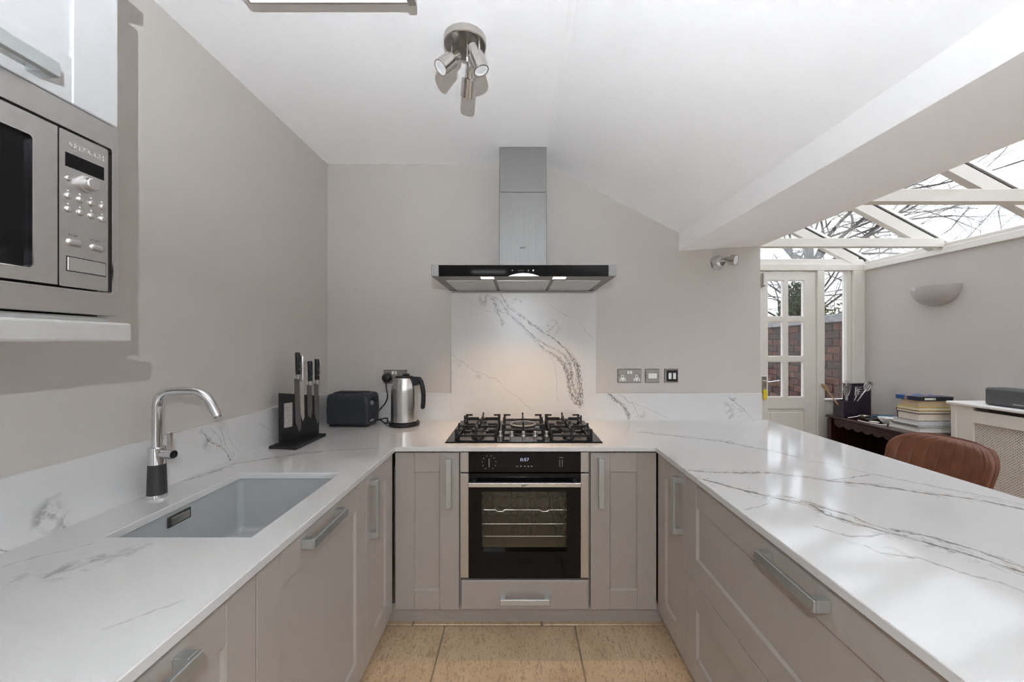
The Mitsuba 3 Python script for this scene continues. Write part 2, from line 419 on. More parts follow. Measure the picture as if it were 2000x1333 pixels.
glass_z = lambda x: 2.231 - RX * (x - 3.035)
struct('wall_rear', cat([box(-1.30, -0.6, -2.8, -2.7, 0, 2.56), box(-0.6, 0.9, -2.8, -2.7, 2.1, 2.56), box(0.9, 1.6, -2.8, -2.7, 0, 3.06), box(1.6, 3.40, -2.8, -2.7, 2.0, 2.06), box(1.6, 3.40, -2.8, -2.7, 0, 0.5), box(3.2, 3.4, -2.8, -2.7, 0.5, 2.0)]), 'm_wall', 'wall behind the viewer')
w = struct_root('window_3', 'glazed doors behind the viewer')
add(w + '__frame', cat([cbox(-0.6, -0.54, -2.78, -2.72, 0, 2.1), cbox(0.84, 0.9, -2.78, -2.72, 0, 2.1), cbox(0.12, 0.18, -2.78, -2.72, 0, 2.1), cbox(-0.54, 0.84, -2.78, -2.72, 2.04, 2.1), cbox(-0.54, 0.84, -2.78, -2.72, 0.0, 0.12)]), 'm_white_wood', False)
add(w + '__pane', box(-0.54, 0.12, -2.752, -2.748, 0.12, 2.04), 'm_pane', False)
add(w + '__pane', box(0.18, 0.84, -2.752, -2.748, 0.12, 2.04), 'm_pane', False)

# floor of square stone tiles on a grouted bed
fl = struct('floor', box(-1.30, 3.40, -2.8, 3.80, -0.06, -0.004), 'm_grout', 'floor of beige travertine tiles')
TS, GAP = 0.610, 0.006


def tile_mesh(w, d):
    m = cbox(0, w, 0, d, -0.02, 0.0, 0.003)
    return m


tile_full = ply(tile_mesh(TS - GAP, TS - GAP), 'm_tile', False)
for j in range(-7, 3):
    y = 1.877 + j * TS
    off = -0.341 if j < 0 else 0.115
    for i in range(-2, 6):
        x = off + i * TS
        x1, y1 = min(x + TS - GAP, 3.24), min(y + TS - GAP, 3.71)
        if x < -1.18 or x1 - x < 0.05 or y1 - y < 0.03:
            continue
        k = key_for(fl + '__tile')
        if j >= 1 and x < 1.51:
            continue
        if x1 - x > TS - GAP - 1e-6 and y1 - y > TS - GAP - 1e-6:
            scene[k] = {**tile_full, 'to_world': T().translate([x, y, float(rng.uniform(-0.0008, 0.0008))])}
        else:
            scene[k] = {**ply(tile_mesh(x1 - x, y1 - y), 'm_tile', False), 'to_world': T().translate([x, y, 0.0])}

# ---- conservatory: glazed roof on rafters, tie beams, wall plate
rf = struct_root('window_2', 'lean-to glass roof on cream rafters')
labels[rf]['kind'] = 'structure'
XE = 3.30
for y in (3.73, 3.05, 2.39, 1.73, 1.07, 0.41, -0.25, -0.91, -1.57, -2.23, -2.72):
    z0 = lambda x: glass_z(x) - 0.105
    add(rf + '__rafter', prism([(1.51, z0(1.51)), (3.19, z0(3.19)), (3.19, z0(3.19) + 0.092), (1.51, z0(1.51) + 0.092)], y, y + 0.05, 'y'), 'm_cream', False)
    add(rf + '__glazing_seal', prism([(1.51, z0(1.51) + 0.092), (3.26, z0(3.26) + 0.092), (3.26, z0(3.26) + 0.102), (1.51, z0(1.51) + 0.102)], y + 0.004, y + 0.046, 'y'), 'm_dark', False)
    add(rf + '__glazing_bar', prism([(1.51, glass_z(1.51) + 0.006), (XE, glass_z(XE) + 0.006), (XE, glass_z(XE) + 0.03), (1.51, glass_z(1.51) + 0.03)], y - 0.005, y + 0.055, 'y'), 'm_white_wood', False)
rows = [3.755, 3.075, 2.415, 1.755, 1.095, 0.435, -0.225, -0.885, -1.545, -2.205, -2.70]
for a, b in zip(rows[1:], rows[:-1]):
    add(rf + '__pane', prism([(1.51, glass_z(1.51)), (XE, glass_z(XE)), (XE, glass_z(XE) + 0.004), (1.51, glass_z(1.51) + 0.004)], a + 0.001, b - 0.001, 'y'), 'm_pane', False)
for y in (3.02, 2.06, 1.10, 0.14, -0.82, -1.78):
    add(rf + '__tie_beam', cbox(1.51, 3.235, y, y + 0.055, E + 0.737, E + 0.803, 0.002), 'm_cream', False)
struct('trim_2', cbox(3.222, 3.40, -2.7, 3.72, 2.0095, 2.062, 0.004), 'm_white_wood', 'white wall plate along the top of the right wall')
struct('trim_3', cbox(3.235, 3.36, -2.7, 3.72, 2.066, 2.09, 0.003), 'm_cream', 'cream sill strip between wall plate and roof glass')

# ---- end frame with garden door and side light
fr = struct_root('window_1', 'cream frame with a tall fixed side light beside the garden door')
add(fr + '__head', cat([cbox(1.51, 3.244, 3.72, 3.80, 2.011, 2.070, 0.003), cbox(1.51, 3.244, 3.735, 3.80, 2.070, 2.122, 0.003)]), 'm_cream', False)
add(fr + '__mullion', cbox(2.80, 2.866, 3.72, 3.80, 0, 2.011, 0.004), 'm_cream', False)
add(fr + '__post', cat([cbox(3.132, 3.244, 3.72, 3.80, 0, 2.011, 0.004), cbox(3.088, 3.132, 3.745, 3.80, 0, 2.011, 0.003)]), 'm_cream', False)
add(fr + '__jamb', box(1.51, 2.228, 3.722, 3.80, 0, 2.011), 'm_wall', False)
add(fr + '__sill', cat([cbox(2.866, 3.088, 3.735, 3.80, 0.66, 0.79, 0.003), cbox(2.866, 3.088, 3.725, 3.80, 0.79, 0.806, 0.003)]), 'm_cream', False)
add(fr + '__lower_panel', cat([cbox(2.905, 3.05, 3.755, 3.79, 0.12, 0.61, 0.006), cbox(2.866, 2.9, 3.74, 3.80, 0.0, 0.66, 0.003), cbox(3.055, 3.088, 3.74, 3.80, 0.0, 0.66, 0.003), cbox(2.9, 3.055, 3.74, 3.80, 0.0, 0.1, 0.003), cbox(2.9, 3.055, 3.74, 3.80, 0.615, 0.66, 0.003)]), 'm_cream', False)
add(fr + '__pane', box(2.866, 3.088, 3.768, 3.772, 0.806, 2.011), 'm_pane', False)
gz = glass_z(1.51) - 0.105
add(fr + '__gable_pane', prism([(1.56, 2.122), (3.19, 2.122), (1.56, 2.122 + 1.63 * RX)], 3.768, 3.772, 'y'), 'm_pane', False)
add(fr + '__gable_post', cbox(1.51, 1.56, 3.74, 3.80, 2.122, 2.95, 0.003), 'm_cream', False)

dk = struct_root('door_1', 'cream glazed garden door with six panes and a lever handle')
X0, X1, DY0, DY1 = 2.230, 2.797, 3.742, 3.786
cols, rws = [(2.342, 2.495), (2.533, 2.689)], [(E + 0.2536, E + 0.598), (E - 0.1196, E + 0.2105), (E - 0.5024, E - 0.1627)]
outline = sg.box(X0, 0.005, X1, 2.0)
for a, b in cols:
    for c, d in rws:
        outline = outline.difference(sg.box(a, c, b, d))
outline = outline.difference(sg.box(2.342, 0.22, 2.689, 0.715))
add(dk + '__frame', prism(outline, DY0, DY1, 'y'), 'm_cream', False)
for a, b in cols:
    for c, d in rws:
        add(dk + '__pane', box(a, b, 3.762, 3.766, c, d), 'm_pane', False)
        bead = sg.box(a, c, b, d).difference(sg.box(a + 0.008, c + 0.008, b - 0.008, d - 0.008))
        add(dk + '__bead', prism(bead, DY0 + 0.006, DY0 + 0.018, 'y'), 'm_white_wood', False)
add(dk + '__panel', cat([cbox(2.342, 2.689, 3.756, 3.776, 0.22, 0.715, 0.002), cbox(2.375, 2.656, 3.746, 3.76, 0.255, 0.68, 0.008)]), 'm_cream', False)
add(dk + '__handle_plate', cbox(2.288, 2.330, DY0 - 0.008, DY0, E - 0.475, E - 0.305, 0.003), 'm_nickel')
hz = E - 0.352
add(dk + '__handle', cat([cyl((2.309, DY0, hz), (2.309, DY0 - 0.05, hz), 0.011, n=16), tube(fillet([(2.309, DY0 - 0.045, hz), (2.34, DY0 - 0.05, hz - 0.004), (2.425, DY0 - 0.045, hz + 0.008)], 0.02), 0.009, 12)]), 'm_chrome')
add(dk + '__catch', cat([cbox(2.275, 2.305, DY0 - 0.016, DY0, 1.86, 1.985, 0.003), cbox(2.285, 2.296, DY0 - 0.03, DY0 - 0.016, 1.88, 1.99, 0.003), ball((2.291, DY0 - 0.03, 1.872), 0.013)]), 'm_nickel')
k = thing('key_tag', 'yellow key tag hanging from the lock of the garden door', 'key tag')
add(k + '__tag', rbox(2.295, 2.328, DY0 - 0.02, DY0 - 0.0085, E - 0.52, E - 0.43, 0.004), 'm_yellow')
add(k + '__ring', tube([(2.312 + 0.008 * math.cos(a), DY0 - 0.014, E - 0.424 + 0.009 * math.sin(a)) for a in np.linspace(0, 2 * PI, 13)], 0.0016, 6), 'm_chrome')

# ------------------------------------------------------------------ worktop, upstands, splashback
u_shape = sg.box(-1.188, -1.6, -0.564, 2.484).union(sg.box(-1.188, 1.83, 1.55, 2.484)).union(sg.box(0.631, -0.3, 1.55, 2.484))
u_shape = u_shape.difference(sg.box(-1.020, 0.978, -0.655, 1.464))
WT = 0.85
tag(add('worktop', bev_prism(u_shape, WT - 0.02, WT, 0.0018), 'm_quartz_top', False), 'white veined quartz worktop running round three sides of the kitchen', 'worktop')
tag(add('upstand', bev_prism(sg.box(-1.1875, -1.6, -1.168, 2.464), WT, 1.019, 0.0012), 'm_quartz_side', False), 'long white quartz upstand on the left wall behind the tap', 'upstand')
tag(add('upstand', bev_prism(sg.box(-1.1675, 2.4645, -0.4125, 2.4835), WT, 1.019, 0.0012), 'm_quartz_back', False), 'white quartz upstand behind the toaster and kettle', 'upstand')
tag(add('upstand', bev_prism(sg.box(0.4815, 2.464, 1.509, 2.4835), WT, 1.019, 0.0012), 'm_quartz_back', False), 'white quartz upstand below the sockets right of the hob', 'upstand')
tag(add('splashback', bev_prism(sg.box(-0.412, 2.462, 0.481, 2.4835), WT, 1.639, 0.0012), 'm_quartz_back', False), 'tall white quartz splashback with a dark curving vein behind the hob', 'splashback')

# ------------------------------------------------------------------ base units
ZD0, ZD1 = 0.088, 0.818
PLACE = {'back': lambda v, ox, oy: np.c_[ox + v[:, 0], oy + v[:, 1], v[:, 2]],
         'left': lambda v, ox, oy: np.c_[ox - v[:, 1], oy + v[:, 0], v[:, 2]],
         'right': lambda v, ox, oy: np.c_[ox + v[:, 1], oy - v[:, 0], v[:, 2]]}


def put(m, face, o):
    return trimesh.Trimesh(PLACE[face](np.array(m.vertices), *o), m.faces, process=False)


def bar_handle_h(x0, x1, zc, h=0.026):
    return cat([cbox(x0, x1, -0.036, -0.026, zc - h / 2, zc + h / 2, 0.0015), cbox(x0, x0 + 0.022, -0.027, 0.0, zc - h / 2, zc + h / 2, 0.001), cbox(x1 - 0.022, x1, -0.027, 0.0, zc - h / 2, zc + h / 2, 0.001)])


def bar_handle_v(xc, z0, z1, w=0.026):
    return cat([cbox(xc - w / 2, xc + w / 2, -0.036, -0.026, z0, z1, 0.0015), cbox(xc - w / 2, xc + w / 2, -0.027, 0.0, z0, z0 + 0.022, 0.001), cbox(xc - w / 2, xc + w / 2, -0.027, 0.0, z1 - 0.022, z1, 0.001)])


def shaker(base, face, o, x0, x1, z0, z1, handle, name='door', b='m_door_grey', fw=0.09):
    """A framed door or drawer front (two stiles, two rails, a recessed panel) with its bar handle."""
    d = base + '__' + name
    g = 0.0004
    fr = cat([cbox(x0, x0 + fw - g, 0, 0.02, z0, z1, 0.0015), cbox(x1 - fw + g, x1, 0, 0.02, z0, z1, 0.0015),
              cbox(x0 + fw, x1 - fw, 0.0004, 0.02, z0, z0 + fw, 0.0015), cbox(x0 + fw, x1 - fw, 0.0004, 0.02, z1 - fw, z1, 0.0015)])
    d = add(d, put(fr, face, o), b, False)
    t = 0.004
    a0, a1, c0, c1 = x0 + fw, x1 - fw, z0 + fw, z1 - fw
    pv = np.array([(a0, 0.002, c0), (a1, 0.002, c0), (a1, 0.002, c1), (a0, 0.002, c1), (a0 + t, 0.0095, c0 + t), (a1 - t, 0.0095, c0 + t), (a1 - t, 0.0095, c1 - t), (a0 + t, 0.0095, c1 - t)])
    pf = [(4, 5, 6), (4, 6, 7)] + [q for i in range(4) for q in ((i, (i + 1) % 4, 4 + (i + 1) % 4), (i, 4 + (i + 1) % 4, 4 + i))]
    pan = cat([trimesh.Trimesh(pv, pf, process=False), box(a0, a1, 0.0100, 0.0185, c0, c1)])
    add(d + '__panel', put(pan, face, o), b, False)
    if handle is not None:
        add(d + '__handle', put(handle, face, o), 'm_handle', False)
    return d


def carcass(base, face, o, w, depth=0.55):
    m = cat([box(0.002, 0.018, 0.022, depth, ZD0, 0.828), box(w - 0.018, w - 0.002, 0.022, depth, ZD0, 0.828), box(0.018, w - 0.018, 0.022, depth, ZD0, ZD0 + 0.016), box(0.018, w - 0.018, depth - 0.01, depth, ZD0 + 0.016, 0.828)])
    add(base + '__carcass', put(m, face, o), 'm_carcass', False)


G = 0.0015
XL, XR, YB = -0.578, 0.648, 1.852
HV0, HV1, HH = 0.570, 0.795, 0.785


def unit(face, o, w, label, handle, depth=0.55, group=None):
    u = thing('base_cabinet', label, 'cabinet', group)
    carcass(u, face, o, w, depth)
    shaker(u, face, o, G, w - G, ZD0, ZD1, handle)
    return u


unit('back', (-0.5737, YB), 0.3002, 'narrow grey shaker base cabinet left of the oven, its handle at the right', bar_handle_v(0.255, HV0, HV1), 0.555)
unit('back', (0.3355, YB), 0.309, 'narrow grey shaker base cabinet right of the oven, its handle at the left', bar_handle_v(0.046, HV0, HV1), 0.555)
unit('left', (XL, 1.514), 0.318, 'narrow grey shaker corner cabinet below the knife block, with an upright bar handle', bar_handle_v(0.042, HV0, HV1))
unit('left', (XL, 0.880), 0.634, 'wide grey shaker cabinet front below the sink, with a level bar handle', bar_handle_h(0.180, 0.394, 0.790), 0.55)
unit('left', (XL, 0.270), 0.610, 'grey shaker cabinet nearest the viewer on the left, under the worktop', bar_handle_h(0.190, 0.418, HH))
unit('left', (XL, -0.35), 0.620, 'grey shaker cabinet beside the viewer at the left edge', bar_handle_h(0.19, 0.42, HH))
unit('right', (XR, 1.849), 0.307, 'narrow grey shaker corner cabinet of the peninsula, with an upright bar handle', bar_handle_v(0.262, HV0, HV1))
u = thing('base_cabinet', 'wide grey two-drawer unit of the peninsula with a long top drawer', 'cabinet')
carcass(u, 'right', (XR, 1.542), 1.21)
shaker(u, 'right', (XR, 1.542), G, 1.21 - G, 0.4485, ZD1, bar_handle_h(0.507, 0.718, 0.779), 'drawer')
shaker(u, 'right', (XR, 1.542), G, 1.21 - G, ZD0, 0.4455, bar_handle_h(0.507, 0.718, 0.408), 'drawer')
unit('right', (XR, 0.330), 0.600, 'grey shaker cabinet of the peninsula beside the viewer', bar_handle_h(0.19, 0.42, HH))
tag(add('back_panel', cbox(1.205, 1.223, -0.28, 2.46, 0.0, 0.828), 'm_door_grey', False), 'grey panel closing the dining side of the peninsula', 'panel')
tag(add('plinth', box(-0.645, -0.625, -1.0, 1.90, 0.0, 0.086), 'm_door_grey', False), 'grey plinth under the left run of cabinets', 'plinth')
tag(add('plinth', box(-0.645, 0.705, 1.90, 1.918, 0.0, 0.086), 'm_door_grey', False), 'grey plinth under the oven and the cabinets beside it', 'plinth')
tag(add('plinth', box(0.69, 0.71, -0.28, 1.90, 0.0, 0.086), 'm_door_grey', False), 'grey plinth under the peninsula', 'plinth')

# oven housing with its drawer
u = thing('oven_housing', 'grey oven housing with a shallow drawer below the oven', 'cabinet')
add(u + '__carcass', cat([box(-0.2715, -0.2685, 1.858, 2.40, ZD0, 0.828), box(0.3295, 0.3325, 1.858, 2.40, ZD0, 0.828), box(-0.2685, 0.3295, 1.880, 2.40, 0.226, 0.232)]), 'm_carcass', False)
dr_ = add(u + '__drawer', cbox(-0.265, 0.3275, YB, YB + 0.02, ZD0, 0.224, 0.0025), 'm_door_grey', False)
add(dr_ + '__handle', put(bar_handle_h(-0.082, 0.145, 0.142, 0.026), 'back', (0, YB)), 'm_handle', False)

# ------------------------------------------------------------------ oven
ov = thing('oven', 'black glass built-in oven with steel side strips and a steel bar handle', 'oven')
OX0, OX1, PZ = -0.268, 0.3275, 0.722
YO = YB - 0.002
add(ov + '__body', cat([box(-0.255, 0.315, 1.905, 1.915, 0.236, 0.33), box(-0.255, -0.245, 1.905, 2.36, 0.236, 0.80), box(0.305, 0.315, 1.905, 2.36, 0.236, 0.80), box(-0.245, 0.305, 2.35, 2.36, 0.236, 0.80)]), 'm_dark', False)
cp = add(ov + '__control_panel', cbox(-0.2285, 0.2885, YO, YO + 0.045, PZ + 0.005, 0.822, 0.002), 'm_black_glass', False)
for a, b in ((OX0, -0.2295), (0.2895, OX1)):
    add(cp + '__side_strip', cbox(a, b, YO - 0.001, YO + 0.045, PZ + 0.005, 0.822, 0.002), 'm_steel', False)
scene['m_digit'] = {'type': 'area', 'radiance': rgb((0.55, 0.60, 0.80))}
k = add(cp + '__display', letters('0:57', 0.014, (0.030, YO - 0.0002, 0.780), '-y', 0.0004), 'm_black', False)
scene[k]['emitter'] = scene.pop('m_digit')
dots = [cyl((-0.135 + 0.032 * math.sin(a), YO, 0.773 + 0.032 * math.cos(a)), (-0.135 + 0.032 * math.sin(a), YO - 0.0006, 0.773 + 0.032 * math.cos(a)), 0.0028, n=10) for a in np.radians(np.arange(-150, 151, 33))]
add(cp + '__dial', cat(dots + [cbox(-0.138, -0.132, YO - 0.003, YO, 0.752, 0.792, 0.001)]), 'm_print_grey', False)
add(cp + '__touch_keys', cat([cbox(x - 0.004, x + 0.004, YO - 0.0006, YO, 0.753, 0.759, 0.0001) for x in (-0.005, 0.013, 0.031, 0.047, 0.063)]), 'm_print_grey', False)
add(cp + '__temperature_mark', cat([cbox(0.192, 0.195, YO - 0.0006, YO, 0.753, 0.786, 0.0001), cbox(0.204, 0.207, YO - 0.0006, YO, 0.753, 0.786, 0.0001), cbox(0.189, 0.210, YO - 0.0006, YO, 0.795, 0.798, 0.0001)]), 'm_print_grey', False)
door = sg.box(-0.2285, 0.2365, 0.2885, PZ).difference(rrect(-0.169, 0.226, 0.358, 0.637, 0.004))
od = add(ov + '__door', prism(door, YO, YO + 0.045, 'y'), 'm_black_glass', False)
for a, b in ((OX0, -0.2295), (0.2895, OX1)):
    add(od + '__side_strip', cbox(a, b, YO - 0.001, YO + 0.045, 0.2365, PZ, 0.002), 'm_steel', False)
add(od + '__window', box(-0.169, 0.226, YO + 0.020, YO + 0.0202, 0.358, 0.637), 'm_smoked', False)
add(od + '__handle', cat([cbox(-0.228, 0.287, YO - 0.045, YO - 0.030, 0.672, 0.693, 0.003), cbox(-0.215, -0.195, YO - 0.032, YO, 0.676, 0.689, 0.001), cbox(0.254, 0.274, YO - 0.032, YO, 0.676, 0.689, 0.001)]), 'm_alu', False)
add(od + '__lettering', letters('NEFF', 0.0085, (0.030, YO - 0.0453, 0.678), '-y', 0.0005, True), 'm_print', False)
add(ov + '__cavity', cat([box(-0.20, 0.26, 2.30, 2.31, 0.335, 0.68), box(-0.21, -0.20, 1.905, 2.31, 0.335, 0.68), box(0.26, 0.27, 1.905, 2.31, 0.335, 0.68), box(-0.21, 0.27, 1.905, 2.31, 0.325, 0.335), box(-0.21, 0.27, 1.905, 2.31, 0.68, 0.69)]), 'm_enamel', False)
k = add(ov + '__lamp', cyl((0.03, 2.1, 0.6795), (0.03, 2.1, 0.675), 0.03, n=20), 'm_white', False)
scene[k]['emitter'] = {'type': 'area', 'radiance': rgb((3.0, 2.7, 2.1))}


def rack(z, dip):
    x0, x1 = -0.195, 0.255
    front = [(x0, 1.93, z), (-0.11, 1.93, z), (-0.10, 1.93, z - dip), (-0.075, 1.93, z - dip), (-0.065, 1.93, z), (0.105, 1.93, z), (0.115, 1.93, z - dip), (0.14, 1.93, z - dip), (0.15, 1.93, z), (x1, 1.93, z)]
    m = [tube(front, 0.0025, 6), tube([(x0, 2.27, z), (x1, 2.27, z)], 0.0025, 6), tube([(x0, 1.93, z), (x0, 2.27, z)], 0.0025, 6), tube([(x1, 1.93, z), (x1, 2.27, z)], 0.0025, 6)]
    m += [tube([(x, 1.93, z), (x, 2.27, z)], 0.0015, 5) for x in np.linspace(x0 + 0.03, x1 - 0.03, 13) if not -0.115 < x < -0.06 and not 0.10 < x < 0.155]
    return cat(m)


add(ov + '__rack', rack(0.520, 0.008), 'm_chrome')
add(ov + '__rack', rack(0.452, 0.0001), 'm_chrome')
add(ov + '__rack', rack(0.392, 0.0001), 'm_chrome')

# ------------------------------------------------------------------ gas hob
hb = thing('gas_hob', 'black glass gas hob with five burners and cast iron pan supports', 'hob')
ZH = WT + 0.0005
add(hb + '__glass', bev_prism(sg.box(-0.349, 1.902, 0.403, 2.432), ZH, ZH + 0.006, 0.002), 'm_black_glass', False)
ZT = ZH + 0.006


def burner(x, y, r):
    b = add(hb + '__burner', lathe([(0, 0), (r * 1.25, 0), (r * 1.2, 0.006), (r, 0.008), (r, 0.018), (0, 0.018)], (x, y, ZT), 32), 'm_cast')
    add(b + '__cap', lathe([(0, 0.0185), (r * 0.95, 0.0185), (r * 0.97, 0.022), (r * 0.86, 0.0265), (0, 0.0275)], (x, y, ZT), 32), 'm_black')
    return b


def support(x0, x1, y0, y1, burners, name='pan_support'):
    z0, z1, t = ZT + 0.010, ZT + 0.047, 0.0045
    m = []
    for y in (y0, y1):
        m.append(cbox(x0, x1, y - t, y + t, z0, z0 + 0.010, 0.001))
    for x in (x0, x1):
        m.append(cbox(x - t, x + t, y0, y1, z0, z0 + 0.010, 0.001))
    for x in (x0, x1):
        for y in (y0, y1):
            m.append(cbox(x - 0.006, x + 0.006, y - 0.006, y + 0.006, ZT, z1, 0.001))
            dx, dy = (0.034 if x == x0 else -0.034), (0.0 if len(burners) == 1 else 0.0)
            m.append(cbox(min(x, x + dx), max(x, x + dx), y - 0.0045, y + 0.0045, z1 - 0.009, z1, 0.001))
    for bx, by, r in burners:
        for sx, sy in ((1, 0), (-1, 0), (0, 1), (0, -1)):
            ex = bx if sx == 0 else (x1 if sx > 0 else x0)
            if len(burners) == 1:
                ey = by if sy == 0 else (y1 if sy > 0 else y0)
            else:
                ey = by if sy == 0 else ((y1 if sy > 0 else (y0 + y1) / 2) if by > (y0 + y1) / 2 else ((y0 + y1) / 2 if sy > 0 else y0))
            ix, iy = bx + sx * r * 0.55, by + sy * r * 0.55
            m.append(cbox(min(ex, ix) - t * abs(sy), max(ex, ix) + t * abs(sy), min(ey, iy) - t * abs(sx), max(ey, iy) + t * abs(sx), z1 - 0.010, z1, 0.001))
            m.append(cbox(ex - t, ex + t, ey - t, ey + t, z0, z1 + 0.010, 0.001))
    if len(burners) == 2:
        m.append(cbox(x0, x1, (y0 + y1) / 2 - t, (y0 + y1) / 2 + t, z0, z0 + 0.010, 0.001))
    return add(hb + '__' + name, cat(m), 'm_iron', False)


LB, CB, RB = [(-0.208, 2.065, 0.034), (-0.208, 2.285, 0.030)], [(0.027, 2.23, 0.056)], [(0.262, 2.065, 0.032), (0.262, 2.285, 0.044)]
for q in LB + CB + RB:
    burner(*q)
b = add(hb + '__wok_ring', lathe([(0.062, 0.012), (0.072, 0.012), (0.074, 0.02), (0.064, 0.026), (0.060, 0.024), (0.060, 0.014)], (0.027, 2.23, ZT), 36), 'm_alu')
support(-0.306, -0.112, 1.965, 2.385, LB)
support(-0.080, 0.134, 2.095, 2.385, CB)
support(0.166, 0.360, 1.965, 2.385, RB)
for x in (-0.0905, -0.032, 0.027, 0.086, 0.1445):
    add(hb + '__knob', lathe([(0, 0), (0.013, 0), (0.013, 0.004), (0.0095, 0.006), (0.0088, 0.024), (0.0075, 0.0255), (0, 0.026)], (x, 2.015, ZT), 24), 'm_alu')

# ------------------------------------------------------------------ cooker hood
hd = thing('cooker_hood', 'steel chimney cooker hood with a black glass front strip', 'cooker hood')
HX0, HX1, HY, HZ0, HZ1 = -0.4225, 0.4775, 1.935, E + 0.329, E + 0.384
add(hd + '__chimney', cbox(-0.1075, 0.1625, 2.262, 2.482, HZ1, E + 0.862, 0.002), 'm_hood_steel', False)
add(hd + '__chimney', cbox(-0.1055, 0.1605, 2.264, 2.482, E + 0.8625, ZC - 0.001, 0.002), 'm_hood_steel', False)
add(hd + '__lettering', letters('NEFF', 0.0095, (0.0275, 2.2618, E + 0.541), '-y', 0.0005, True), 'm_print', False)
cn = add(hd + '__canopy', cat([cbox(HX0, HX1, HY + 0.004, 2.482, HZ1 - 0.004, HZ1, 0.001), cbox(HX0, HX0 + 0.003, HY + 0.002, 2.482, HZ0, HZ1 - 0.004, 0.001), cbox(HX1 - 0.003, HX1, HY + 0.002, 2.482, HZ0, HZ1 - 0.004, 0.001), box(HX0 + 0.003, HX1 - 0.003, 2.47, 2.482, HZ0, HZ1 - 0.004), cbox(HX0 + 0.003, HX1 - 0.003, HY + 0.004, 2.475, HZ0 + 0.0, HZ0 + 0.006, 0.001)]), 'm_hood_steel', False)
add(cn + '__end_strip', cbox(HX0, -0.3855, HY, HY + 0.004, HZ0, HZ1, 0.001), 'm_hood_steel', False)
add(cn + '__end_strip', cbox(0.4385, HX1, HY, HY + 0.004, HZ0, HZ1, 0.001), 'm_hood_steel', False)
add(hd + '__front_glass', cbox(-0.385, 0.438, HY - 0.003, HY + 0.003, HZ0 - 0.001, HZ1 - 0.002, 0.001), 'm_black_glass', False)
arc = [(0.027 + 0.072 * s, HZ0 - 0.0015 + 0.013 * (1 - s * s)) for s in np.linspace(-1, 1, 17)]
add(hd + '__pull', prism(arc + [(0.10, HZ0 - 0.003), (-0.046, HZ0 - 0.003)], HY - 0.018, HY - 0.0032, 'y'), 'm_alu', False)
k = add(hd + '__indicator', cyl((0.073, HY - 0.003, HZ1 - 0.028), (0.073, HY - 0.0036, HZ1 - 0.028), 0.0035, n=14), 'm_white', False)
scene[k]['emitter'] = {'type': 'area', 'radiance': rgb((1.5, 1.6, 1.8))}
add(hd + '__touch_keys', cat([cyl((x, HY - 0.003, HZ1 - 0.028), (x, HY - 0.0034, HZ1 - 0.028), 0.004, n=12) for x in (-0.028, 0.05)] + [cbox(0.0 + 0.008 * i, 0.005 + 0.008 * i, HY - 0.0034, HY - 0.003, HZ1 - 0.0295, HZ1 - 0.0265, 0.0001) for i in range(4)]), 'm_print_grey', False)
for a, b in ((-0.375, -0.130), (-0.112, 0.165), (0.183, 0.430)):
    f = add(hd + '__filter', cbox(a, b, HY + 0.13, 2.455, HZ0 - 0.004, HZ0 + 0.002, 0.002), 'm_alu', False)
    add(f + '__catch', cbox((a + b) / 2 - 0.018, (a + b) / 2 + 0.018, HY + 0.15, HY + 0.17, HZ0 - 0.006, HZ0 - 0.003, 0.001), 'm_nickel', False)
for i, x in enumerate((-0.153, 0.205)):
    k = add(hd + '__lamp', cbox(x - 0.032, x + 0.032, HY + 0.025, HY + 0.075, HZ0 - 0.003, HZ0 - 0.0005, 0.0005), 'm_white', False)
    scene[k]['emitter'] = {'type': 'area', 'radiance': rgb((6.0, 5.0, 3.7))}
    scene[f'hood_beam_{i}'] = {'type': 'spot', 'to_world': T().look_at(origin=[x, HY + 0.05, HZ0 - 0.02], target=[x * 0.9, HY + 0.28, WT], up=[0, 1, 0]), 'cutoff_angle': 46.0, 'beam_width': 16.0,
                               'intensity': rgb(np.array([1.0, 0.66, 0.40]) * 0.95)}

# ------------------------------------------------------------------ sink and tap
import manifold3d as m3


def man(m):
    m = m.copy()
    m.merge_vertices()
    return m3.Manifold(m3.Mesh(np.asarray(m.vertices, np.float32), np.asarray(m.faces, np.uint32)))


def unman(x):
    q = x.to_mesh()
    return trimesh.Trimesh(q.vert_properties[:, :3], q.tri_verts, process=False)


sk = thing('sink', 'light grey composite sink set under the worktop', 'sink')
SX0, SX1, SY0, SY1, SZ = -1.030, -0.645, 0.968, 1.474, 0.635
bowl = man(cbox(SX0 - 0.012, SX1 + 0.012, SY0 - 0.012, SY1 + 0.012, SZ - 0.012, WT - 0.0205)) - man(rbox(SX0, SX1, SY0, SY1, SZ, WT + 0.1, 0.018))
add(sk + '__bowl', unman(bowl), 'm_granite', 30)
o = add(sk + '__overflow', cbox(SX0, SX0 + 0.004, 1.168, 1.250, 0.782, 0.814, 0.0015), 'm_dark', False)
add(o + '__cover', cbox(SX0 + 0.003, SX0 + 0.008, 1.176, 1.242, 0.787, 0.809, 0.0025), 'm_nickel', False)
add(sk + '__waste', lathe([(0, 0), (0.042, 0), (0.042, 0.002), (0.03, 0.003), (0, 0.001)], (-0.84, 1.22, SZ), 32), 'm_chrome')

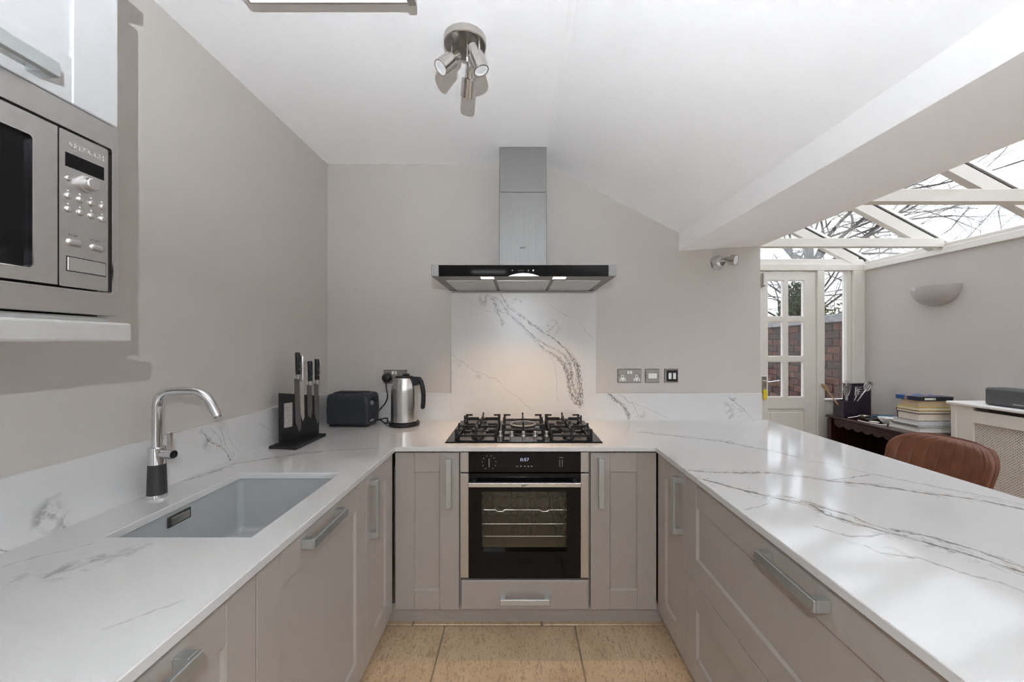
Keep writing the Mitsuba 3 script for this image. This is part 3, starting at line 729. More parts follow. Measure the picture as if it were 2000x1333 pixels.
tp = thing('tap', 'chrome kitchen tap with a dark tapered sleeve and swan neck', 'tap')
tx, ty = -1.117, 1.232
add(tp + '__base_ring', lathe([(0, 0), (0.0260, 0), (0.0260, 0.008), (0.0255, 0.011), (0, 0.011)], (tx, ty, WT + 0.0003)), 'm_chrome')
add(tp + '__sleeve', lathe([(0, 0.0112), (0.0250, 0.0112), (0.0225, 0.103), (0, 0.103)], (tx, ty, WT + 0.0003)), 'm_sleeve')
add(tp + '__body', lathe([(0, 0.1032), (0.0226, 0.1032), (0.0212, 0.153), (0.0195, 0.156), (0, 0.156)], (tx, ty, WT + 0.0003)), 'm_chrome')
zt = 1.176
neck = fillet([(tx, ty, WT + 0.15), (tx, ty, zt), (tx + 0.116, ty + 0.040, zt), (tx + 0.148, ty + 0.051, zt - 0.083)], 0.045, 10)
add(tp + '__neck', tube(neck, 0.0124, 24), 'm_chrome')
d = (neck[-1] - neck[-2]) / np.linalg.norm(neck[-1] - neck[-2])
add(tp + '__nozzle', cyl(neck[-1] - d * 0.004, neck[-1] + d * 0.005, 0.0098, n=24), 'm_cast')
dv = np.array([0.985, -0.17, 0.0])
dv /= np.linalg.norm(dv)
c0 = np.array([tx, ty, WT + 0.135])
lv = add(tp + '__lever', along(lathe([(0, 0.012), (0.0120, 0.012), (0.0120, 0.034), (0.0134, 0.035), (0.0134, 0.060), (0.0124, 0.062), (0, 0.062)], (0, 0, 0), 32), c0, dv), 'm_chrome')
c1 = c0 + dv * 0.047
add(lv + '__arm', hull([c1 + np.array([sx * 0.0058, sy * 0.0045, z]) for sx in (-1, 1) for sy in (-1, 1) for z in (0.010, 0.066)] + [c1 + np.array([0, 0, 0.069])]), 'm_nickel', False)

# ------------------------------------------------------------------ wall cabinet, pelmet, microwave
wc = thing('wall_cabinet', 'white wall cabinet around the microwave, with a drop-down door and a white shelf board below', 'cabinet')
XW = -0.823
add(wc + '__carcass', cat([box(-1.187, XW - 0.022, 0.80, 0.819, E + 0.044, E + 0.765), box(-1.187, XW - 0.022, 0.22, 0.80, E + 0.442, E + 0.46), box(-1.187, XW - 0.022, 0.22, 0.80, E + 0.044, E + 0.054), box(-1.187, XW - 0.022, 0.20, 0.22, E + 0.044, E + 0.765), box(-1.187, XW - 0.022, 0.22, 0.80, E + 0.747, E + 0.765)]), 'm_pelmet', False)
wd = cat([cbox(0.002, 0.086, 0, 0.02, E + 0.444, E + 0.765, 0.002), cbox(0.516, 0.600, 0, 0.02, E + 0.444, E + 0.765, 0.002), cbox(0.0862, 0.5158, 0.0004, 0.02, E + 0.444, E + 0.528, 0.0015), cbox(0.0862, 0.5158, 0.0004, 0.02, E + 0.681, E + 0.765, 0.0015)])
d_ = add(wc + '__door', put(wd, 'left', (XW, 0.220)), 'm_white_gloss', False)
add(d_ + '__panel', put(box(0.086, 0.516, 0.006, 0.0185, E + 0.528, E + 0.681), 'left', (XW, 0.220)), 'm_white_gloss', False)
add(d_ + '__handle', put(bar_handle_h(0.240, 0.466, E + 0.470), 'left', (XW, 0.220)), 'm_handle', False)
add(wc + '__cornice', rbox(-1.187, -0.800, 0.19, 0.806, E + 0.768, E + 0.80, 0.006), 'm_white_gloss')
add(wc + '__pelmet', rbox(-1.187, -0.805, -0.30, 0.832, E + 0.003, E + 0.0425, 0.006), 'm_pelmet')

mw = thing('microwave', 'built-in stainless steel microwave in the wall cabinet at the upper left', 'microwave')
fy0, fy1, fz0, fz1 = 0.226, 0.8195, E + 0.057, E + 0.440
iy0, iy1, iz0, iz1 = 0.240, 0.8065, E + 0.1005, E + 0.394
rim = sg.box(fy0, fz0, fy1, fz1).difference(rrect(iy0, iy1, iz0, iz1, 0.006))
add(mw + '__frame', prism(rim, XW - 0.02, XW, 'x'), 'm_steel', False)
add(mw + '__rim_edge', prism(rrect(iy0 - 0.0, iy1 + 0.0025, iz0 - 0.0025, iz1, 0.006).difference(rrect(iy0, iy1 - 0.0005, iz0 + 0.0005, iz1, 0.006)), XW - 0.015, XW + 0.001, 'x'), 'm_chrome', False)
add(mw + '__body', box(-1.15, XW - 0.03, 0.245, 0.795, E + 0.06, E + 0.43), 'm_dark', False)
dd = prism(sg.box(0.246, iz0 + 0.005, 0.7100, iz1 - 0.006).difference(rrect(0.285, 0.6725, E + 0.128, E + 0.352, 0.006)), XW - 0.018, XW + 0.002, 'x')
md = add(mw + '__door', dd, 'm_steel', False)
add(md + '__window_edge', prism(rrect(0.2835, 0.6745, E + 0.1265, E + 0.3535, 0.007).difference(rrect(0.2855, 0.6722, E + 0.1285, E + 0.3515, 0.006)), XW - 0.010, XW + 0.0035, 'x'), 'm_chrome', False)
add(md + '__window', cat([box(XW - 0.012, XW - 0.004, 0.285, 0.6725, E + 0.128, E + 0.352)]), 'm_black_glass', False)
pz0, pz1 = iz0 + 0.004, iz1 - 0.006
cpn = add(mw + '__control_panel', prism(rrect(0.7125, 0.7975, pz0, pz1, 0.003), XW - 0.018, XW + 0.002, 'x'), 'm_steel', False)
XP = XW + 0.002
add(cpn + '__display', cbox(XP - 0.001, XP + 0.0006, 0.7219, 0.7895, E + 0.3235, E + 0.349, 0.0003), 'm_black_glass', False)
add(cpn + '__dial', along(lathe([(0, 0), (0.0155, 0), (0.0155, 0.003), (0.0125, 0.004), (0.0115, 0.015), (0.0100, 0.0165), (0, 0.0165)], (0, 0, 0), 32), (XP, 0.757, E + 0.303), (1, 0, 0)), 'm_alu')


def dome(r, h):
    return lathe([(0, 0), (r, 0), (r * 0.92, h * 0.5), (r * 0.6, h * 0.9), (0, h)], (0, 0, 0), 20)


add(cpn + '__button', along(dome(0.0052, 0.003), (XP, 0.7265, E + 0.302), (1, 0, 0)), 'm_alu')
lamps_ = []
for z in (0.270, 0.2457):
    for y in (0.7265, 0.7462, 0.7657, 0.7857):
        add(cpn + '__button', along(dome(0.0060, 0.0045), (XP, y, E + z), (1, 0, 0)), 'm_alu')
        lamps_.append(along(dome(0.0018, 0.001), (XP, y, E + z + 0.0098), (1, 0, 0)))
add(cpn + '__indicators', cat(lamps_), 'm_white')
for y0, y1 in ((0.7225, 0.7500), (0.7625, 0.7895)):
    add(cpn + '__button', hull(np.vstack([np.array([XP, y, E + 0.1865]) + BALL * [0.0045, 0.0068, 0.0068] for y in (y0 + 0.0068, y1 - 0.0068)])), 'm_alu')
add(cpn + '__lettering', letters('STOP', 0.0042, (XP, 0.7345, E + 0.1975), '+x', 0.0002), 'm_print', False)
add(cpn + '__lettering', letters('START', 0.0042, (XP, 0.7740, E + 0.1975), '+x', 0.0002), 'm_print', False)
add(cpn + '__release', cat([cbox(XP - 0.002, XP + 0.0012, 0.7255, 0.7925, E + 0.1345, E + 0.1590, 0.0008)]), 'm_alu', False)
add(cpn + '__release_gap', cat([cbox(XP - 0.002, XP + 0.0002, 0.7232, 0.7935, E + 0.1325, E + 0.1610, 0.0001)]), 'm_dark', False)
ring = lathe([(0.0052, 0), (0.0064, 0), (0.0064, 0.0008), (0.0052, 0.0008), (0.0052, 0)], (0, 0, 0), 24)
add(cpn + '__emblem', cat([along(ring, (XP, 0.7350, E + 0.3665), (1, 0, 0)), cbox(XP, XP + 0.0008, 0.7318, 0.7330, E + 0.3620, E + 0.3710, 0.0001), cbox(XP, XP + 0.0008, 0.7370, 0.7382, E + 0.3620, E + 0.3710, 0.0001), cbox(XP, XP + 0.0008, 0.7330, 0.7370, E + 0.3660, E + 0.3672, 0.0001), letters('BOSCH', 0.0095, (XP, 0.7445, E + 0.3618), '+x', 0.0008, True, mid=False)]), 'm_alu', False)

# ------------------------------------------------------------------ things on the worktop
kb = thing('knife_block', 'black magnetic knife stand beside the toaster', 'knife block')
zb = WT + 0.0004
A, B_, C_, D_ = (-1.127, 1.800), (-0.991, 1.776), (-0.990, 2.053), (-1.127, 2.075)
add(kb + '__base', bev_prism(sg.Polygon([A, B_, C_, D_]), zb, zb + 0.013, 0.002), 'm_black', False)
q0, q1 = np.array([-1.122, 1.876]), np.array([-1.040, 2.066])
dl = (q1 - q0) / np.linalg.norm(q1 - q0)
nn = np.array([dl[1], -dl[0]])
LP = float(np.linalg.norm(q1 - q0))


def plate(s0, s1, zl, zr, z0, t0, t1):
    pts = []
    for s, z in ((s0, zl), (s1, zr)):
        for t in (t0, t1):
            xy = q0 + dl * s + nn * t
            pts += [(xy[0], xy[1], z0), (xy[0], xy[1], z)]
    return hull(pts)


add(kb + '__board', plate(0, LP, zb + 0.242, zb + 0.206, zb + 0.0132, -0.010, 0.010), 'm_black', False)
add(kb + '__name_plate', plate(0.012, 0.055, zb + 0.192, zb + 0.192, zb + 0.076, 0.010, 0.0125), 'm_alu', False)


def on_board(s, z, t):
    xy = q0 + dl * s + nn * t
    return np.array([xy[0], xy[1], z])


marks = []
for i, r in enumerate((0.009, 0.007, 0.009)):
    a0 = (0.6, 0.0, 0.0)[i]
    marks.append(tube([on_board(0.0335 + r * math.cos(a), zb + 0.162 - 0.028 * i + r * math.sin(a), 0.0128) for a in np.linspace(a0, a0 + (5.0, 5.8, 6.28)[i], 16)], 0.0011, 5))
add(kb + '__emblem', cat(marks), 'm_nickel')


def knife(s, z_tip, z_heel, z_top, w, steel, label, lean=0.0, tip=0.0):
    k = thing('kitchen_knife', label, 'knife', None)
    t0 = 0.0105
    blade = [on_board(s + u + lean * (z - z_heel), z, t) for u, z in ((-w * 0.5, z_heel), (w * 0.5, z_heel), (w * 0.5, z_tip + 0.02 + tip), (w * 0.1, z_tip), (-w * 0.5, z_tip + 0.05 * (1 if tip == 0 else 0.4))) for t in (t0, t0 + 0.002)]
    add(k + '__blade', hull(blade), 'm_steel' if steel else 'm_blade', False)
    L = z_top - z_heel
    c = lambda f: on_board(s + lean * f * L, z_heel + f * L, t0 + 0.009)
    if steel:
        add(k + '__handle', tube([c(0.0), c(0.1), c(0.35), c(0.7), c(0.93), c(1.0)], [0.007, 0.0095, 0.0085, 0.0100, 0.0105, 0.006], 14), 'm_alu')
    else:
        add(k + '__bolster', tube([c(-0.02), c(0.06), c(0.16)], [0.006, 0.0085, 0.0105], 14), 'm_alu')
        h = add(k + '__handle', tube([c(0.161), c(0.3), c(0.6), c(0.9), c(1.0)], [0.0108, 0.0112, 0.0118, 0.0130, 0.0095], 14), 'm_black')
        add(h + '__tang', hull([c(f) - nn3 * 0.0 + dl3 * e for f in (0.165, 0.97) for e in (-0.0122,)] + [c(f) + dl3 * -0.0142 + nn3 * g for f in (0.165, 0.97) for g in (-0.002, 0.002)]), 'm_alu', False)
        for f in (0.35, 0.58, 0.82):
            add(h + '__rivet', along(dome(0.0025, 0.0012), c(f) + nn3 * 0.0108, nn3), 'm_alu')
    return k


nn3, dl3 = np.array([nn[0], nn[1], 0]), np.array([dl[0], dl[1], 0])
mat('m_blade', (0.16, 0.155, 0.155), 0.38, 1.0)
knife(0.080, zb + 0.040, zb + 0.305, zb + 0.432, 0.030, False, 'largest kitchen knife, black handled, leftmost on the knife stand', -0.03)
knife(0.105, zb + 0.090, zb + 0.290, zb + 0.418, 0.024, True, 'all-steel kitchen knife second from the left on the knife stand', -0.02)
knife(0.148, zb + 0.095, zb + 0.268, zb + 0.388, 0.028, False, 'black handled kitchen knife third from the left on the knife stand', -0.03, 0.03)
knife(0.188, zb + 0.060, zb + 0.270, zb + 0.396, 0.026, False, 'black handled kitchen knife nearest the toaster, rightmost on the knife stand', -0.02)

# toaster
to = thing('toaster', 'dark slate two-slot toaster between the knife stand and the kettle', 'toaster')
tz = WT + 0.0004
body = hull(np.vstack([np.array([x, y, z]) + BALL * r for x, y, z, r in [(sx * (0.118 - k) , sy * (0.075 - k2), z, r) for sx in (-1, 1) for sy in (-1, 1) for z, k, k2, r in ((0.026, 0.008, 0.008, 0.012), (0.10, 0.006, 0.006, 0.012), (0.160, 0.022, 0.020, 0.030))]]))
R = trimesh.transformations.rotation_matrix(math.radians(-3), [0, 0, 1])
R[:3, 3] = [-0.966, 2.335, tz]


def tt(m):
    m = m.copy()
    m.apply_transform(R)
    return m


slots = [cbox(-0.088, 0.070, y - 0.013, y + 0.013, 0.175, 0.24, 0.002) for y in (-0.026, 0.026)]
shell = man(body)
for s_ in slots:
    shell = shell - man(s_)
shell = unman(shell)
add(to + '__shell', tt(shell), 'm_slate', 25)
add(to + '__collar', tt(cat([prism(rrect(-0.100, 0.082, -0.046, 0.046, 0.012).difference(sg.box(-0.088, -0.039, 0.070, -0.013)).difference(sg.box(-0.088, 0.013, 0.070, 0.039)), 0.1895, 0.1935, 'z')])), 'm_black', False)
add(to + '__slot_liner', tt(cat([box(-0.086, 0.068, y - 0.012, y + 0.012, 0.178, 0.180) for y in (-0.026, 0.026)])), 'm_dark', False)
add(to + '__foot_band', tt(rbox(-0.112, 0.112, -0.068, 0.068, 0.0, 0.018, 0.006)), 'm_black')
add(to + '__lever', tt(cat([cbox(0.119, 0.1235, -0.006, 0.006, 0.045, 0.160, 0.001), rbox(0.122, 0.142, -0.018, 0.018, 0.140, 0.158, 0.006)])), 'm_black')
add(to + '__dial', tt(along(lathe([(0, 0), (0.014, 0), (0.013, 0.010), (0, 0.011)], (0, 0, 0), 24), (0.1225, -0.035, 0.135), (1, 0, 0))), 'm_alu')
add(to + '__button', tt(cat([along(dome(0.005, 0.003), (0.1235, y, z), (1, 0, 0)) for y, z in ((-0.045, 0.035), (-0.030, 0.035), (-0.015, 0.035))])), 'm_alu')

# kettle
ke = thing('kettle', 'brushed steel kettle with a black handle and black base', 'kettle')
kx, ky, kz = -0.665, 2.325, WT + 0.0004
add(ke + '__base', lathe([(0, 0), (0.082, 0), (0.088, 0.004), (0.088, 0.016), (0.084, 0.021), (0, 0.022)], (kx, ky, kz), 56), 'm_black')
add(ke + '__body', lathe([(0, 0.0225), (0.072, 0.0225), (0.0745, 0.026), (0.0745, 0.205), (0.071, 0.225), (0.058, 0.270), (0.054, 0.277), (0, 0.277)], (kx, ky, kz), 64), 'm_kettle')
mat('m_kettle', proc(lambda p, n, uv: mi.Color3f(0.56, 0.55, 0.53) * (0.92 + 0.16 * noise(p.z * 1800, 2.0, 3.0))), 0.27, 1.0)
ld = add(ke + '__lid', lathe([(0, 0.2775), (0.053, 0.2775), (0.049, 0.285), (0.03, 0.290), (0, 0.291)], (kx, ky, kz), 40), 'm_black')
add(ld + '__catch', cat([rbox(kx - 0.008, kx + 0.030, ky - 0.012, ky + 0.012, kz + 0.288, kz + 0.301, 0.005)]), 'm_black')
add(ke + '__spout', hull([(kx - 0.050, ky - 0.014, kz + 0.262), (kx - 0.050, ky + 0.014, kz + 0.262), (kx - 0.068, ky, kz + 0.282), (kx - 0.047, ky - 0.018, kz + 0.283), (kx - 0.047, ky + 0.018, kz + 0.283), (kx - 0.064, ky, kz + 0.255)]), 'm_kettle', False)
hp = [(kx + 0.046, 0.2725), (kx + 0.098, 0.270), (kx + 0.108, 0.240), (kx + 0.116, 0.200), (kx + 0.118, 0.155), (kx + 0.113, 0.108)]
hp = fillet([(x, ky - 0.02, kz + z) for x, z in hp], 0.02, 5)
hm = tube(hp, np.linspace(0.0135, 0.0125, len(hp)), 14)
add(ke + '__handle', cat([hm, hull([(kx + dx, ky - 0.02 + dy, kz + dz) for dx, dz in ((0.036, 0.279), (0.098, 0.282), (0.060, 0.232), (0.088, 0.236)) for dy in (-0.014, 0.014)]), ball(hp[-1], 0.0122)]), 'm_black')


def wrap(a_deg, z, w, h):
    """A small printed patch on the kettle's side."""
    r = 0.0748
    v, f = [], []
    n = 6
    for i in range(n + 1):
        a = math.radians(a_deg) + (i / n - 0.5) * w / r
        for zz in (z - h / 2, z + h / 2):
            v.append((kx + r * math.sin(a), ky - r * math.cos(a), kz + zz))
    for i in range(n):
        f += [(2 * i, 2 * i + 2, 2 * i + 3), (2 * i, 2 * i + 3, 2 * i + 1)]
    return trimesh.Trimesh(v, f, process=False)


pr = [wrap(-30, 0.211, 0.026, 0.0035), wrap(-28, 0.185, 0.004, 0.006), wrap(-28, 0.066, 0.004, 0.009)]
pr += [wrap(-20, z, 0.007, 0.0018) for z in (0.182, 0.158, 0.134, 0.110, 0.088, 0.068)]
for q in pr:
    add(ke + '__gauge_mark', q, 'm_print', False)

# ------------------------------------------------------------------ sockets and switches on the end wall
YW = 2.484


def face_plate(name, x0, x1, z0, z1, label, b='m_plate'):
    s = thing(name, label, 'socket' if 'socket' in name else 'switch')
    add(s + '__plate', hull([(x, y, z) for x, z, y in [(x0, z0, YW), (x1, z0, YW), (x0, z1, YW), (x1, z1, YW), (x0 + 0.004, z0 + 0.004, YW - 0.007), (x1 - 0.004, z0 + 0.004, YW - 0.007), (x0 + 0.004, z1 - 0.004, YW - 0.007), (x1 - 0.004, z1 - 0.004, YW - 0.007)]]), b, False)
    return s


def outlet(s, x, z):
    m = [cbox(x - 0.0035, x + 0.0035, YW - 0.0095, YW - 0.0065, z + 0.001, z + 0.016, 0.0005), cbox(x - 0.0155, x - 0.004, YW - 0.0095, YW - 0.0065, z - 0.017, z - 0.004, 0.0005), cbox(x + 0.004, x + 0.0155, YW - 0.0095, YW - 0.0065, z - 0.017, z - 0.004, 0.0005)]
    ins = prism(sg.Polygon([(x - 0.0075, z + 0.019), (x + 0.0075, z + 0.019), (x + 0.0085, z + 0.002), (x + 0.0195, z - 0.004), (x + 0.0195, z - 0.018), (x - 0.0195, z - 0.018), (x - 0.0195, z - 0.004), (x - 0.0085, z + 0.002)]), YW - 0.0085, YW - 0.0065, 'y')
    i = add(s + '__outlet', ins, 'm_white', False)
    holes = cat([cbox(x - 0.003, x + 0.003, YW - 0.0089, YW - 0.008, z + 0.004, z + 0.015, 0.0002), cbox(x - 0.0135, x - 0.0065, YW - 0.0089, YW - 0.008, z - 0.014, z - 0.008, 0.0002), cbox(x + 0.0065, x + 0.0135, YW - 0.0089, YW - 0.008, z - 0.014, z - 0.008, 0.0002)])
    add(i + '__pin_hole', holes, 'm_dark', False)


zs0, zs1 = E - 0.243, E - 0.156
s = face_plate('wall_socket', -0.840, -0.692, zs0 - 0.006, zs1 - 0.006, 'double steel socket half hidden behind the kettle')
outlet(s, -0.722, zs0 + 0.032)
add(s + '__rocker', cat([cbox(-0.786, -0.772, YW - 0.012, YW - 0.006, zs1 - 0.034, zs1 - 0.014, 0.002), cbox(-0.768, -0.754, YW - 0.011, YW - 0.006, zs1 - 0.034, zs1 - 0.014, 0.002)]), 'm_white', False)
s = face_plate('wall_socket', 0.618, 0.768, zs0, zs1, 'double steel socket right of the splashback')
outlet(s, 0.650, zs0 + 0.030)
outlet(s, 0.737, zs0 + 0.030)
add(s + '__rocker', cat([cbox(0.678, 0.691, YW - 0.012, YW - 0.006, zs1 - 0.032, zs1 - 0.012, 0.002), cbox(0.695, 0.708, YW - 0.011, YW - 0.006, zs1 - 0.032, zs1 - 0.012, 0.002)]), 'm_white', False)
add(s + '__screw', cat([along(dome(0.003, 0.001), (x, YW - 0.007, (zs0 + zs1) / 2 + 0.004), (0, -1, 0)) for x in (0.628, 0.758)]), 'm_dark', False)
s = face_plate('wall_switch', 0.790, 0.880, zs0, zs1, 'steel cooker switch plate with one wide white rocker')
add(s + '__rocker', cbox(0.808, 0.862, YW - 0.012, YW - 0.006, zs0 + 0.027, zs0 + 0.059, 0.003), 'm_white', False)
add(s + '__screw', cat([along(dome(0.003, 0.001), (x, YW - 0.007, (zs0 + zs1) / 2), (0, -1, 0)) for x in (0.799, 0.871)]), 'm_dark', False)
s = face_plate('wall_switch', 0.910, 0.998, zs0, zs1, 'small dark switch plate with two narrow rockers, rightmost on the end wall')
add(s + '__insert', cbox(0.922, 0.992, YW - 0.0085, YW - 0.0065, zs0 + 0.008, zs1 - 0.008, 0.001), 'm_black', False)
for x in (0.934, 0.962):
    add(s + '__rocker', cbox(x, x + 0.018, YW - 0.013, YW - 0.008, zs0 + 0.024, zs0 + 0.062, 0.002), 'm_white', False)

pg = thing('plug', 'black plug and its flex in the socket behind the kettle', 'plug')
px_, pz_ = -0.812, zs0 + 0.032
add(pg + '__body', along(lathe([(0, 0), (0.029, 0), (0.029, 0.018), (0.024, 0.033), (0.015, 0.038), (0, 0.039)], (0, 0, 0), 28), (px_, YW - 0.009, pz_), (0, -1, 0)), 'm_black')
flex = fillet([(px_, YW - 0.035, pz_ - 0.02), (px_ + 0.002, YW - 0.04, pz_ - 0.060), (px_ + 0.014, YW - 0.04, pz_ - 0.115), (px_ - 0.006, YW - 0.04, pz_ - 0.160), (px_ - 0.048, YW - 0.05, pz_ - 0.205), (px_ - 0.06, YW - 0.05, WT + 0.010)], 0.03)
add(pg + '__flex', tube(flex, 0.0036, 8), 'm_black')
fb = thing('flex_bundle', 'bundle of black flex lying between toaster and kettle', 'flex')
loop = fillet([(-0.838, 2.36, WT + 0.020), (-0.80, 2.34, WT + 0.034), (-0.765, 2.33, WT + 0.040), (-0.758, 2.325, WT + 0.014), (-0.775, 2.325, WT + 0.008), (-0.80, 2.335, WT + 0.024), (-0.815, 2.34, WT + 0.03)], 0.02)
add(fb + '__cord', tube(loop, 0.0035, 8), 'm_black')
add(fb + '__cord', tube(fillet([(-0.82, 2.34, WT + 0.030), (-0.79, 2.335, WT + 0.036), (-0.762, 2.33, WT + 0.043), (-0.77, 2.345, WT + 0.006), (-0.80, 2.38, WT + 0.004)], 0.015), 0.0035, 8), 'm_black')
add(fb + '__tie', tube([(-0.808, 2.339 + 0.007 * math.cos(a), WT + 0.030 + 0.007 * math.sin(a)) for a in np.linspace(0, 2 * PI, 12)], 0.002, 6), 'm_black')

# ------------------------------------------------------------------ lamps
def spot_head(base, p, d, lit=False, L=0.062, r=0.028):
    """A short can on a narrower neck, with a reflector lamp in its mouth; p is the neck's end, d the way it points."""
    d = np.array(d, float) / np.linalg.norm(d)
    h = add(base + '__head', along(lathe([(0, 0), (0.0155, 0), (0.0165, 0.002), (0.0165, 0.034), (0.0185, 0.036), (r - 0.001, 0.037), (r, 0.0385), (r, 0.037 + L), (r - 0.003, 0.037 + L), (r - 0.003, 0.033 + L), (r - 0.004, 0.040)], (0, 0, 0), 36), p, d), 'm_nickel')
    add(h + '__lamp_ring', along(lathe([(0.0185, L + 0.029), (r - 0.0032, L + 0.029), (r - 0.0032, L + 0.0345), (0.0185, L + 0.0345), (0.0185, L + 0.029)], (0, 0, 0), 36), p, d), 'm_lens_ring')
    k = add(h + '__lamp', along(lathe([(0, L + 0.022), (0.012, L + 0.024), (0.0183, L + 0.033), (0.0, L + 0.0335)], (0, 0, 0), 28), p, d), 'm_lens')
    return h


cl = thing('ceiling_spotlight', 'round brushed nickel ceiling fitting with three spot heads', 'ceiling light')
bx, by, bz = -0.195, 1.465, ZC
add(cl + '__base', lathe([(0, -0.027), (0.0745, -0.027), (0.0775, -0.024), (0.0775, -0.0005), (0, -0.0005)], (bx, by, bz), 56), 'm_nickel')
heads = [((-0.221, 1.462, E + 1.063), (-0.062, -0.036, -0.078)), ((-0.164, 1.418, E + 1.062), (0.033, -0.004, -0.092)), ((-0.182, 1.515, E + 1.052), (-0.016, 0.052, -0.060))]
for (p, d), (ax, ay) in zip(heads, ((-0.245, 1.470), (-0.142, 1.440), (-0.186, 1.452))):
    dn = np.array(d) / np.linalg.norm(d)
    j = np.array(p) + dn * 0.018
    a = add(cl + '__arm', cat([cyl((ax, ay, bz - 0.026), (ax, ay, j[2] + 0.005), 0.005, n=14), tube([(ax, ay, j[2] + 0.006), (ax, ay, j[2] - 0.004), tuple(j)], 0.005, 12)]), 'm_chrome')
    spot_head(cl, p, d)

wl = thing('wall_spotlight', 'small chrome spotlight with one head high on the end wall beside the door', 'spotlight')
wx, wz = 1.243, E + 0.505
add(wl + '__base', along(lathe([(0, 0), (0.046, 0), (0.046, 0.006), (0.036, 0.020), (0.028, 0.040), (0, 0.042)], (0, 0, 0), 40), (wx, 2.484, wz), (0, -1, 0)), 'm_chrome')
spot_head(wl, (wx + 0.022, 2.435, wz + 0.012), (0.55, -0.75, -0.22), L=0.030, r=0.030)
add(wl + '__arm', tube([(wx, 2.445, wz), (wx + 0.012, 2.432, wz + 0.006), (wx + 0.03, 2.425, wz + 0.01)], 0.007, 12), 'm_chrome')

pl = thing('ceiling_lamp', 'rectangular ceiling lamp with a frosted panel and grey rim at the top edge', 'ceiling light')
LX0, LX1, LY0, LY1, LZ = -0.842, -0.330, 1.050, 1.252, E + 1.068
add(pl + '__rim', prism(sg.box(LX0, LY0, LX1, LY1).difference(sg.box(LX0 + 0.006, LY0 + 0.006, LX1 - 0.006, LY1 - 0.006)), LZ, ZC - 0.0005, 'z'), 'm_alu', False)
add(pl + '__end_cap', rbox(LX1 - 0.016, LX1 + 0.012, LY1 - 0.028, LY1 + 0.004, LZ - 0.006, LZ + 0.014, 0.005), 'm_alu')
add(pl + '__end_cap', rbox(LX0 - 0.012, LX0 + 0.016, LY0 - 0.004, LY0 + 0.028, LZ - 0.006, LZ + 0.014, 0.005), 'm_alu')
k = add(pl + '__diffuser', box(LX0 + 0.0065, LX1 - 0.0065, LY0 + 0.0065, LY1 - 0.0065, LZ + 0.002, LZ + 0.010), 'm_white', False)
scene[k]['emitter'] = {'type': 'area', 'radiance': rgb(np.array([1.0, 1.0, 1.0]) * 0.9)}
# two more of the same lamps light the room behind the viewer
for dy, where in ((-1.75, 'just behind the viewer'), (-3.2, 'nearest the glazed doors behind the viewer')):
    q = thing('ceiling_lamp', 'rectangular frosted ceiling lamp ' + where, 'ceiling light')
    for part in ('rim', 'end_cap', 'end_cap_001', 'diffuser'):
        if pl + '__' + part in scene:
            COUNT[q + '__' + part] = 0
            scene[q + '__' + part] = {**scene[pl + '__' + part], 'to_world': T().translate([0.15, dy, 0])}
            if part == 'diffuser':
                scene[q + '__' + part]['emitter'] = {'type': 'area', 'radiance': rgb((7.0, 7.0, 7.0))}

sc_ = thing('wall_light', 'grey ceramic half-bowl uplighter on the conservatory wall', 'wall light')
n1, n2 = 40, 14
sv, sf = [], []
for shell_k, kk in ((0, 1.0), (1, 0.93)):
    for i in range(n1 + 1):
        a = PI * i / n1
        for j in range(n2 + 1):
            b = 0.5 * PI * j / n2
            q = math.cos(b) ** 0.8
            sv.append((3.243 - 0.125 * kk * q * math.sin(a), 3.085 + 0.178 * kk * q * math.cos(a), E + 0.444 - 0.148 * kk * math.sin(b)))
for sh in (0, 1):
    o0 = sh * (n1 + 1) * (n2 + 1)
    for i in range(n1):
        for j in range(n2):
            a, b, c, d = o0 + i * (n2 + 1) + j, o0 + (i + 1) * (n2 + 1) + j, o0 + (i + 1) * (n2 + 1) + j + 1, o0 + i * (n2 + 1) + j + 1
            sf += [(a, c, b), (a, d, c)] if sh == 0 else [(a, b, c), (a, c, d)]
for i in range(n1):
    a, b = i * (n2 + 1), (i + 1) * (n2 + 1)
    o1 = (n1 + 1) * (n2 + 1)
    sf += [(a, b, o1 + b), (a, o1 + b, o1 + a)]
add(sc_ + '__bowl', trimesh.Trimesh(np.array(sv), np.array(sf), process=False), 'm_sconce', 50)
add(sc_ + '__finial', ball((3.243 - 0.052, 3.085, E + 0.444 - 0.139), (0.010, 0.010, 0.006)), 'm_sconce')

# ------------------------------------------------------------------ dining side: radiator cover, speaker
rc = thing('radiator_cover', 'white radiator cabinet with a lattice grille under the right wall', 'radiator cover')
RX0, RY1, RY0, RZ = 3.005, 2.762, 1.10, E - 0.396
add(rc + '__top', cbox(RX0 - 0.022, 3.2435, RY0 - 0.02, RY1 + 0.02, RZ - 0.020, RZ, 0.005), 'm_white', False)
gy0, gy1, gzz0, gzz1 = RY0 + 0.12, RY1 - 0.128, 0.14, E - 0.520
fp = sg.box(RY0, 0.0, RY1, RZ - 0.0205).difference(sg.box(gy0, gzz0, gy1, gzz1)).difference(sg.box(gy0, RZ - 0.046, gy1, RZ - 0.0205))
add(rc + '__front', cat([prism(fp, RX0, RX0 + 0.018, 'x'), cbox(RX0 - 0.006, RX0 - 0.0002, RY1 - 0.034, RY1, 0.0, RZ - 0.021, 0.002)]), 'm_cream', False)
for y in (RY1 - 0.018, RY0):
    add(rc + '__side', box(RX0 + 0.0185, 3.243, y, y + 0.018, 0.0, RZ - 0.0205), 'm_cream', False)
gr = []
rect = sg.box(gy0 - 0.004, gzz0 - 0.004, gy1 + 0.004, gzz1 + 0.004)
pitch, bw = 0.0168, 0.0062
